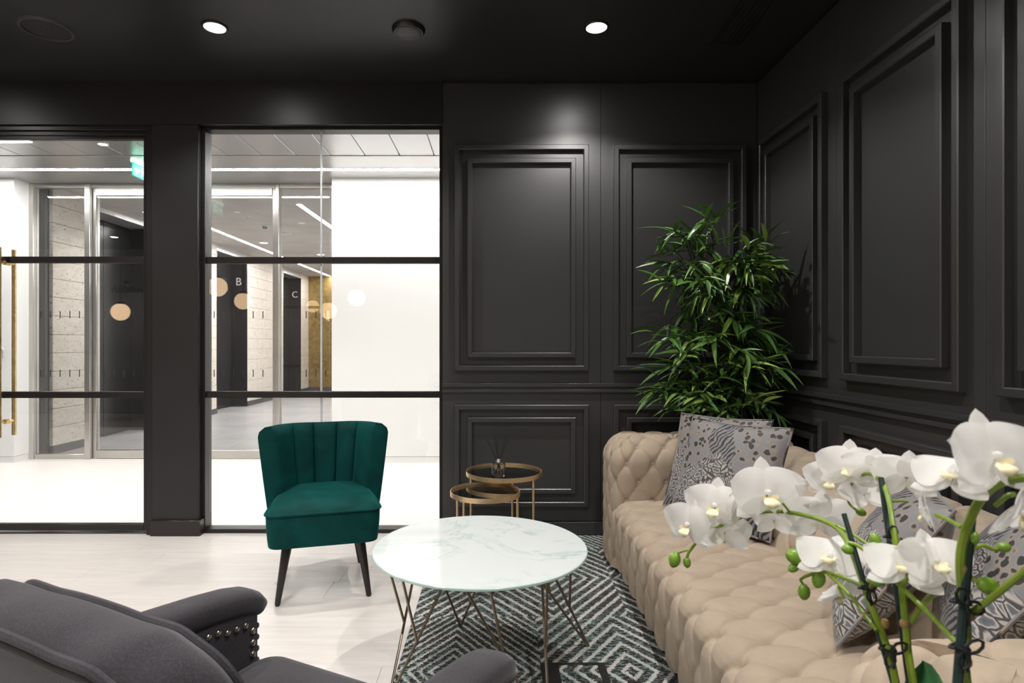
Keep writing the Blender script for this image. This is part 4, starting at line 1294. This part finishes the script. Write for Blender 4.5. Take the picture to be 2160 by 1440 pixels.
# ------------------------------------------------------------------ bamboo palm in the corner
bp = thing('bamboo_palm', 'tall leafy bamboo palm in a dark planter behind the sofa', 'potted plant', (1.36, 3.615, .004))
M0 = Matrix.Translation((1.36, 3.615, 0))
obj('planter', MB().lathe([(.085, .004), (.112, .30), (.118, .32), (.108, .32), (.100, .29), (0, .29)], 28, M0), M['pot'], bp)
PR = random.Random(21)
canes = []
for (dx_, dy_, tx, ty, tz) in ((-.03, -.02, 1.10, 3.42, 1.70), (.02, .0, 1.24, 3.46, 1.80), (.04, -.02, 1.40, 3.45, 1.78), (-.02, .03, 1.18, 3.55, 1.62), (.0, -.05, 1.30, 3.36, 1.55), (.05, .03, 1.46, 3.52, 1.66)):
    a = Vector((1.36 + dx_, 3.615 + dy_, .28)); e = Vector((tx, ty, tz))
    m = a.lerp(e, .5) + Vector((PR.uniform(-.02, .02), .02, .05))
    pts = spline([a, m, e], 8)
    canes.append(pts)
    obj('cane', MB().tube(pts, [.008 - .004 * k / (len(pts) - 1) for k in range(len(pts))], 7), M['cane'], bp)

def leaf_geo(droop, fold, seedw=1.0):
    def fn(u, v):
        w = .5 * (math.sin(pi * min(1, (u * .97 + .03)) ** .72)) ** .9 * seedw
        if u > .98: w = .01
        s = 2 * v - 1
        return (u, s * w * .2, fold * abs(s) * w * .25 - droop * u * u)
    return MB().grid(fn, 6, 2)
LEAF = [leaf_geo(d, f, w) for (d, f, w) in ((.10, .5, .95), (.25, .35, 1.05), (.42, .4, .9), (.04, .6, .8))]
LEAFM = [[g.mesh('leaf', m, 60, False) for g in LEAF] for m in (M['leaf'], M['leaf_light'])]
leaves = []   # (score, mesh pick, matrix)
twigs = MB()
tiers = [((1.225, 3.33, 1.63), (.40, .27, .24), 52), ((1.225, 3.28, 1.14), (.43, .30, .24), 46), ((1.20, 3.29, .92), (.40, .26, .15), 34), ((1.22, 3.33, 1.36), (.30, .2, .12), 6)]
for (c, r, n) in tiers:
    for k in range(n):
        while True:
            d = Vector((PR.uniform(-1, 1), PR.uniform(-1, .8), PR.uniform(-1, 1)))
            if .35 < d.length < 1: break
        tip = Vector((c[0] + d.x * r[0], c[1] + d.y * r[1], c[2] + d.z * r[2]))
        tip.x = min(tip.x, 1.50); tip.y = min(tip.y, 3.62); tip.z = max(tip.z, .80)
        # start on the nearest cane, a little lower
        best = min((p for q in canes for p in q if p.z > .55), key=lambda p: (p - tip).length + abs(p.z - (tip.z - .10)) * 1.5)
        mid = best.lerp(tip, .55) + Vector((0, 0, .07))
        path = spline([best, mid, tip], 5)
        twigs.tube(path, [.0030 - .0018 * i / (len(path) - 1) for i in range(len(path))], 5)
        m = PR.randint(6, 8)
        dirv = (path[-1] - path[-3]).normalized()
        for j in range(m):
            f = .45 + .55 * j / (m - 1)
            idx = min(int(f * (len(path) - 1)), len(path) - 1)
            p = path[idx]
            side = 0 if j == m - 1 else (1 if j % 2 else -1)
            hv = Vector((-dirv.y, dirv.x, 0))
            hv = hv.normalized() if hv.length > .05 else Vector((1, 0, 0))
            ld = (dirv * PR.uniform(.6, .9) + hv * side * PR.uniform(.45, .9) + Vector((0, 0, PR.uniform(-.35, .65)))).normalized()
            L = PR.uniform(.11, .20)
            if c[2] > 1.5 and d.z > .1 and PR.random() < .5: ld = (ld + Vector((0, 0, .9))).normalized()
            e = p + ld * L
            if e.x > 1.555: ld.x -= (e.x - 1.555) / L * 1.3
            if e.y > 3.68: ld.y -= (e.y - 3.68) / L * 1.3
            ld.normalize()
            if (p + ld * L).z < .76: ld.z = abs(ld.z) * .5; ld.normalize()
            z = (Vector((0, 0, 1)) + Vector((PR.uniform(-.5, .5), PR.uniform(-.7, .1), 0)))
            y = z.cross(ld).normalized(); z = ld.cross(y)
            R3 = Matrix((ld, y, z)).transposed().to_4x4()
            W = L * PR.uniform(.62, .98)
            Mx = Matrix.Translation(p) @ R3 @ Matrix.Diagonal((L, W, L, 1))
            tone = 1 if PR.random() < .22 else 0
            leaves.append((p.y + PR.uniform(-.1, .1), tone, PR.randrange(4), Mx))
obj('twigs', twigs, M['cane'], bp)['kind'] = 'stuff'
leaves.sort(key=lambda q: q[0])
for (_, tone, g, Mx) in leaves[:300]:
    place('leaf', LEAFM[tone][g], bp, Mx)
rest = MB()
for (_, tone, g, Mx) in leaves[300:]:
    rest.add(LEAF[g].v, LEAF[g].f, Mx)
o = obj('foliage', rest, M['leaf'], bp, 60, False); o['kind'] = 'stuff'

# ------------------------------------------------------------------ white orchid in the foreground
PT = Vector((.47, .60, 0))
st = thing('plant_stand', 'small round black stand carrying the orchid pot beside the sofa', 'plant stand', (PT.x, PT.y, .004))
Mp = Matrix.Translation(PT)
obj('stand_top', MB().lathe([(0, .46), (.145, .46), (.15, .465), (.15, .478), (.145, .482), (0, .482)], 40, Mp), M['black_metal'], st)
obj('stand_post', MB().lathe([(.02, .02), (.016, .06), (.016, .46)], 18, Mp), M['black_metal'], st)
obj('stand_base', MB().lathe([(0, .005), (.12, .005), (.12, .012), (.02, .024), (0, .024)], 36, Mp), M['black_metal'], st)
orc = thing('orchid', 'potted white orchid with arching sprays tied to dark stakes', 'orchid', (PT.x, PT.y, .482))
obj('pot', MB().lathe([(.055, .483), (.072, .60), (.074, .615), (.068, .615), (.064, .59), (0, .585)], 36, Mp), M['planter_white'], orc)

def petal_geo(L, W, cup, base=.25, tipr=.62, n=8, m=6, wave=.0):
    def fn(u, v):
        s = 2 * v - 1
        w = W * .5 * (math.sin(pi * min(max(u ** tipr, 0), 1)) ** .62 if 0 < u < 1 else 0.0) + W * .5 * base * (1 - u) * .5
        return (u * L, s * w, cup * (u * u) - .10 * W * (s * s) * math.sin(pi * u) + wave * math.sin(3 * s + 5 * u) * u)
    return MB().grid(fn, n, m)
G_SEP = petal_geo(1.0, .60, -.08, .35, .75)
G_PET = petal_geo(1.12, 1.22, -.04, .20, .60, wave=.04)
PETM = G_PET.mesh('petal', M['petal'], 80, False)
def flower_core():
    mb = MB()
    for an in (90, 213, 327):
        mb.add(G_SEP.v, G_SEP.f, Matrix.Rotation(math.radians(an), 4, 'Z') @ Matrix.Translation((.05, 0, -.03)))
    mb.lathe([(0, -.05), (.07, .0), (.08, .08), (.055, .16), (0, .19)], 12, Matrix.Translation((0, .05, 0)))
    return mb
SEPM = flower_core().mesh('flower', M['petal'], 80, False)
def lip_geo():
    mb = MB()
    for s in (-1, 1):
        mb.grid(lambda u, v: (s * (.06 + .20 * math.sin(u * 2.0)), -.10 + .16 * (v - .5) * math.sin(pi * min(u + .15, 1)), .05 + .30 * u - .1 * u * u), 6, 4)
    mb.grid(lambda u, v: ((v - .5) * (.18 + .34 * math.sin(pi * u)), -.10 - .36 * u, .10 + .24 * math.sin(2.2 * u) - .6 * (v - .5) ** 2 * .4), 8, 6)
    return mb
LIPM = lip_geo().mesh('lip', M['lip'], 80, False)
def flower(px, py, d, hw, nrm, up=(0, 0, 1), half=False):
    c = at(px, py, d); R_ = hw / F * d
    Mf = frame(c, nrm, up) @ Matrix.Diagonal((R_, R_, R_, 1))
    f = place('flower', SEPM, orc, Mf)
    for an in (18, 162):
        place('petal', PETM, f, Mf @ Matrix.Rotation(math.radians(an), 4, 'Z') @ Matrix.Translation((.03, 0, .03)) @ Matrix.Rotation(math.radians(-8), 4, 'Y'))
    place('lip', LIPM, f, Mf @ Matrix.Diagonal((.85, .85, .9, 1)))
    return c
BUDG = MB().lathe([(0, -1), (.35, -.92), (.72, -.55), (.88, -.05), (.80, .40), (.52, .78), (.2, .97), (0, 1.0)], 14).mesh('bud', M['bud'], 80)
def bud(px, py, d, r, ax=(0, 0, -1)):
    rr = r / F * d
    return place('bud', BUDG, orc, frame(at(px, py, d), ax, (0, 1, 0)) @ Matrix.Diagonal((rr * .95, rr * .95, rr * 1.15, 1)))
def stem(pts, r0, r1=None, name='stem'):
    w = spline([at(*p) for p in pts], 7)
    r1 = r1 or r0
    return obj(name, MB().tube(w, [r0 + (r1 - r0) * k / (len(w) - 1) for k in range(len(w))], 8), M['stem'], orc)
def below(px, py, d, z, x, y):     # continue a stem that leaves the frame down into the pot
    return None
def stem_w(pts, r0, r1):
    w = spline(pts, 7)
    return obj('stem', MB().tube(w, [r0 + (r1 - r0) * k / (len(w) - 1) for k in range(len(w))], 8), M['stem'], orc)
pot_in = lambda dx, dy: Vector((PT.x + dx, PT.y + dy, .58))
# three main stems rising from the pot
stem_w([pot_in(-.01, .02), at(1890, 1440, .66), at(1866, 1350, .68), at(1832, 1262, .70), at(1797, 1165, .74), at(1765, 1113, .79), at(1700, 1087, .86), at(1622, 1078, .91), at(1545, 1097, .95), at(1488, 1127, .97), at(1456, 1160, .98), at(1448, 1180, .98)], .0042, .0022)
stem_w([pot_in(.01, .02), at(1926, 1440, .66), at(1912, 1330, .67), at(1898, 1200, .69), at(1884, 1110, .71), at(1876, 1060, .73), at(1862, 1020, .76), at(1838, 1000, .79), at(1812, 1004, .82), at(1796, 1022, .84), at(1789, 1056, .85), at(1806, 1076, .85)], .0044, .0014)
stem_w([pot_in(.03, -.02), at(2038, 1440, .57), at(2038, 1330, .57), at(2026, 1200, .57), at(2034, 1130, .57), at(2060, 1066, .55), at(2090, 1030, .53), at(2130, 1012, .51), at(2180, 1005, .50)], .0046, .0036)
# side sprays
stem([(2018, 1356, .575), (1958, 1292, .62), (1900, 1236, .66), (1850, 1182, .69), (1812, 1152, .72), (1790, 1144, .73)], .0028, .0022)
stem([(2042, 1296, .57), (2090, 1262, .55), (2160, 1205, .52), (2230, 1140, .50)], .0032, .0028)
stem([(1924, 1312, .67), (1945, 1278, .66), (1980, 1244, .64)], .0028, .0024)
stem([(1834, 1244, .70), (1790, 1222, .74), (1738, 1206, .78), (1702, 1214, .80), (1688, 1222, .81)], .0028, .0018)
stem([(1688, 1222, .81), (1698, 1240, .81), (1696, 1248, .81)], .0016)
stem([(1850, 1330, .68), (1790, 1252, .73), (1730, 1196, .79), (1695, 1180, .82)], .0024, .0018)
stem([(1898, 1208, .68), (1858, 1168, .72), (1800, 1128, .76), (1765, 1108, .79)], .0024, .0020)
stem([(1900, 1240, .66), (1912, 1222, .65), (1918, 1205, .65)], .0022)
stem([(1842, 1172, .70), (1848, 1152, .70), (1846, 1140, .70)], .0020)
stem([(2028, 1112, .57), (2000, 1096, .60), (1975, 1086, .62)], .0022)
stem([(2040, 1164, .57), (2070, 1150, .57), (2095, 1158, .57), (2115, 1155, .57)], .0018)
stem([(2044, 1214, .57), (2062, 1226, .56), (2074, 1232, .56)], .0018)
stem([(2072, 1050, .55), (2052, 1018, .54), (2040, 1004, .54)], .0022)
stem([(2100, 1066, .54), (2124, 1046, .53), (2140, 1042, .53)], .0022)
stem([(1536, 1098, .95), (1552, 1082, .95), (1540, 1066, .95)], .0018)
stem([(1490, 1126, .97), (1472, 1108, .97), (1466, 1104, .97)], .0018)
stem([(1668, 1083, .88), (1660, 1072, .88), (1650, 1060, .88)], .0018)
stem([(1450, 1160, .98), (1432, 1166, .98), (1424, 1176, .98)], .0016)
stem([(1862, 1058, .75), (1895, 1056, .74), (1915, 1058, .74)], .0016)
stem([(1856, 1018, .77), (1872, 1012, .77), (1882, 1006, .77)], .0016)
stem([(1780, 1262, .74), (1770, 1240, .75), (1760, 1216, .76)], .0018)
for (px, py, d, r, ax) in ((1423, 1180, .98, 15, (-.3, 0, -1)), (1449, 1186, .98, 10, (.1, 0, -1)), (1681, 1174, .82, 21, (-.9, 0, .2)), (1674, 1197, .82, 11, (-.8, 0, -.5)),
                           (1696, 1248, .81, 15, (0, 0, -1)), (1727, 1222, .79, 16, (-.3, 0, -1)), (1708, 1153, .82, 9, (0, 0, 1)), (1846, 1140, .70, 14, (-.2, 0, 1)),
                           (1790, 1158, .73, 13, (-1, 0, .1)), (1850, 1223, .69, 17, (1, 0, .1)), (1816, 1080, .85, 10, (1, 0, -.4)), (2117, 1154, .57, 13, (1, 0, .1)),
                           (2085, 1236, .56, 22, (1, 0, -.4)), (2054, 1134, .57, 12, (.3, 0, 1))):
    bud(px, py, d, r, ax)
FL = [(1452, 1108, .98, 58, (-.85, -.50, .15)), (1508, 1068, .965, 60, (-.60, -.75, .25)), (1528, 1122, .955, 52, (.25, .75, -.45)),
      (1618, 1042, .90, 76, (.05, -.95, .25)), (1566, 1054, .96, 56, (-.5, .5, .3)), (1632, 1098, .93, 40, (.2, .9, -.35)),
      (1728, 1092, .87, 66, (.25, .92, .25)), (1752, 1012, .86, 50, (-.65, -.70, .1)), (1790, 985, .83, 58, (-.55, -.75, .25)),
      (1846, 990, .80, 58, (.45, .75, .45)), (1912, 1006, .76, 62, (.35, .88, .25)), (1822, 1044, .83, 46, (-.1, .8, -.6)),
      (1952, 1076, .63, 58, (-.72, .45, -.2)), (1752, 1176, .78, 66, (-.40, -.42, .82)), (1770, 1252, .76, 44, (.1, -.80, -.5)),
      (1912, 1196, .66, 76, (-.35, -.40, .85)), (1974, 1186, .63, 72, (-.05, -.80, .58)), (2012, 1004, .54, 78, (-.45, -.30, .84)),
      (2098, 966, .51, 104, (.12, -.92, .30)), (2150, 1082, .52, 80, (.40, -.80, -.35))]
for f in FL: flower(*f)
# stakes with tied bows
def stake(a, b, r):
    A = at(*a); B = at(*b)
    e = B + (B - A).normalized() * .14
    return obj('stake', MB().tube([A, B, e], r, 8), M['stake'], orc)
stake((1780, 1083, .745), (1884, 1440, .665), .0030)
stake((1858, 1007, .76), (1918, 1440, .665), .0034)
stake((2048, 1090, .575), (2020, 1440, .555), .0042)
def bow(px, py, d, s, rot=0.):
    c = at(px, py, d); k = s / F * d
    mb = MB()
    ring = [c + Vector((math.cos(a) * k * .45, math.sin(a) * k * .35, .06 * k * math.sin(2 * a))) for a in [2 * pi * q / 12 for q in range(12)]]
    mb.tube(ring, k * .10, 6, closed=True)
    front = Vector((0, -k * .38, 0))
    for (dx_, dz_, L) in ((.9, .55, 1.0), (-.25, -.9, .9)):
        an = math.atan2(dz_, dx_) + rot
        lp = []
        for q in range(9):
            t_ = 2 * pi * q / 8
            rx = L * k * .5 * (1 - math.cos(t_)); rz = k * .32 * math.sin(t_)
            lp.append(c + front + Vector((rx * math.cos(an) - rz * math.sin(an), -.1 * k * math.sin(t_ / 2), rx * math.sin(an) + rz * math.cos(an))))
        mb.tube(lp, k * .085, 6)
    for (dx_, dz_) in ((-.6, .25), (.15, -1.1)):
        mb.tube([c + front, c + front + Vector((dx_ * k * .5, -.05 * k, dz_ * k * .35)), c + front + Vector((dx_ * k, .0, dz_ * k))], k * .08, 6)
    mb.lathe([(0, -k * .12), (k * .12, -k * .06), (k * .12, k * .06), (0, k * .12)], 8, Matrix.Translation(c + front))
    obj('tie', mb, M['tie'], orc)
bow(1872, 1368, .668, 34); bow(1826, 1240, .70, 30, .6); bow(1878, 1132, .715, 28, 1.2); bow(2024, 1365, .56, 40); bow(2026, 1268, .565, 40, 1.5)
for (px, py, d) in ((1866, 1316, .685), (1838, 1240, .70), (1908, 1316, .672), (1894, 1222, .69), (1890, 1140, .708), (2044, 1296, .57), (2038, 1396, .57), (2030, 1200, .57)):
    c = at(px, py, d)
    obj('stem_node', MB().lathe([(.0036, -.004), (.0048, -.002), (.0049, .002), (.0036, .005)], 10, Matrix.Translation(c)), M['node'], orc)
# strap leaves at the base
def strap(base, mid, tip, w):
    p = spline([base, mid, tip], 6); n = len(p) - 1
    def fn(u, v):
        q = u * n; i = min(int(q), n - 1); c = p[i].lerp(p[i + 1], q - i)
        t_ = (p[i + 1] - p[i]).normalized(); side = t_.cross(Vector((0, -1, .2))).normalized()
        s = 2 * v - 1
        ww = w * (math.sin(pi * (.12 + .86 * u)) ** .6)
        return c + side * s * ww + Vector((0, -abs(s) * w * .25, 0))
    return obj('strap_leaf', MB().grid(fn, 12, 6), M['orchid_leaf'], orc, 80, False)
strap(pot_in(.01, .03), at(1950, 1520, .68), at(1945, 1392, .70), .030)
strap(pot_in(-.03, 0), Vector((PT.x - .09, PT.y - .02, .70)), Vector((PT.x - .17, PT.y - .04, .66)), .028)
strap(pot_in(.03, -.02), Vector((PT.x + .06, PT.y - .07, .69)), Vector((PT.x + .10, PT.y - .14, .63)), .028)
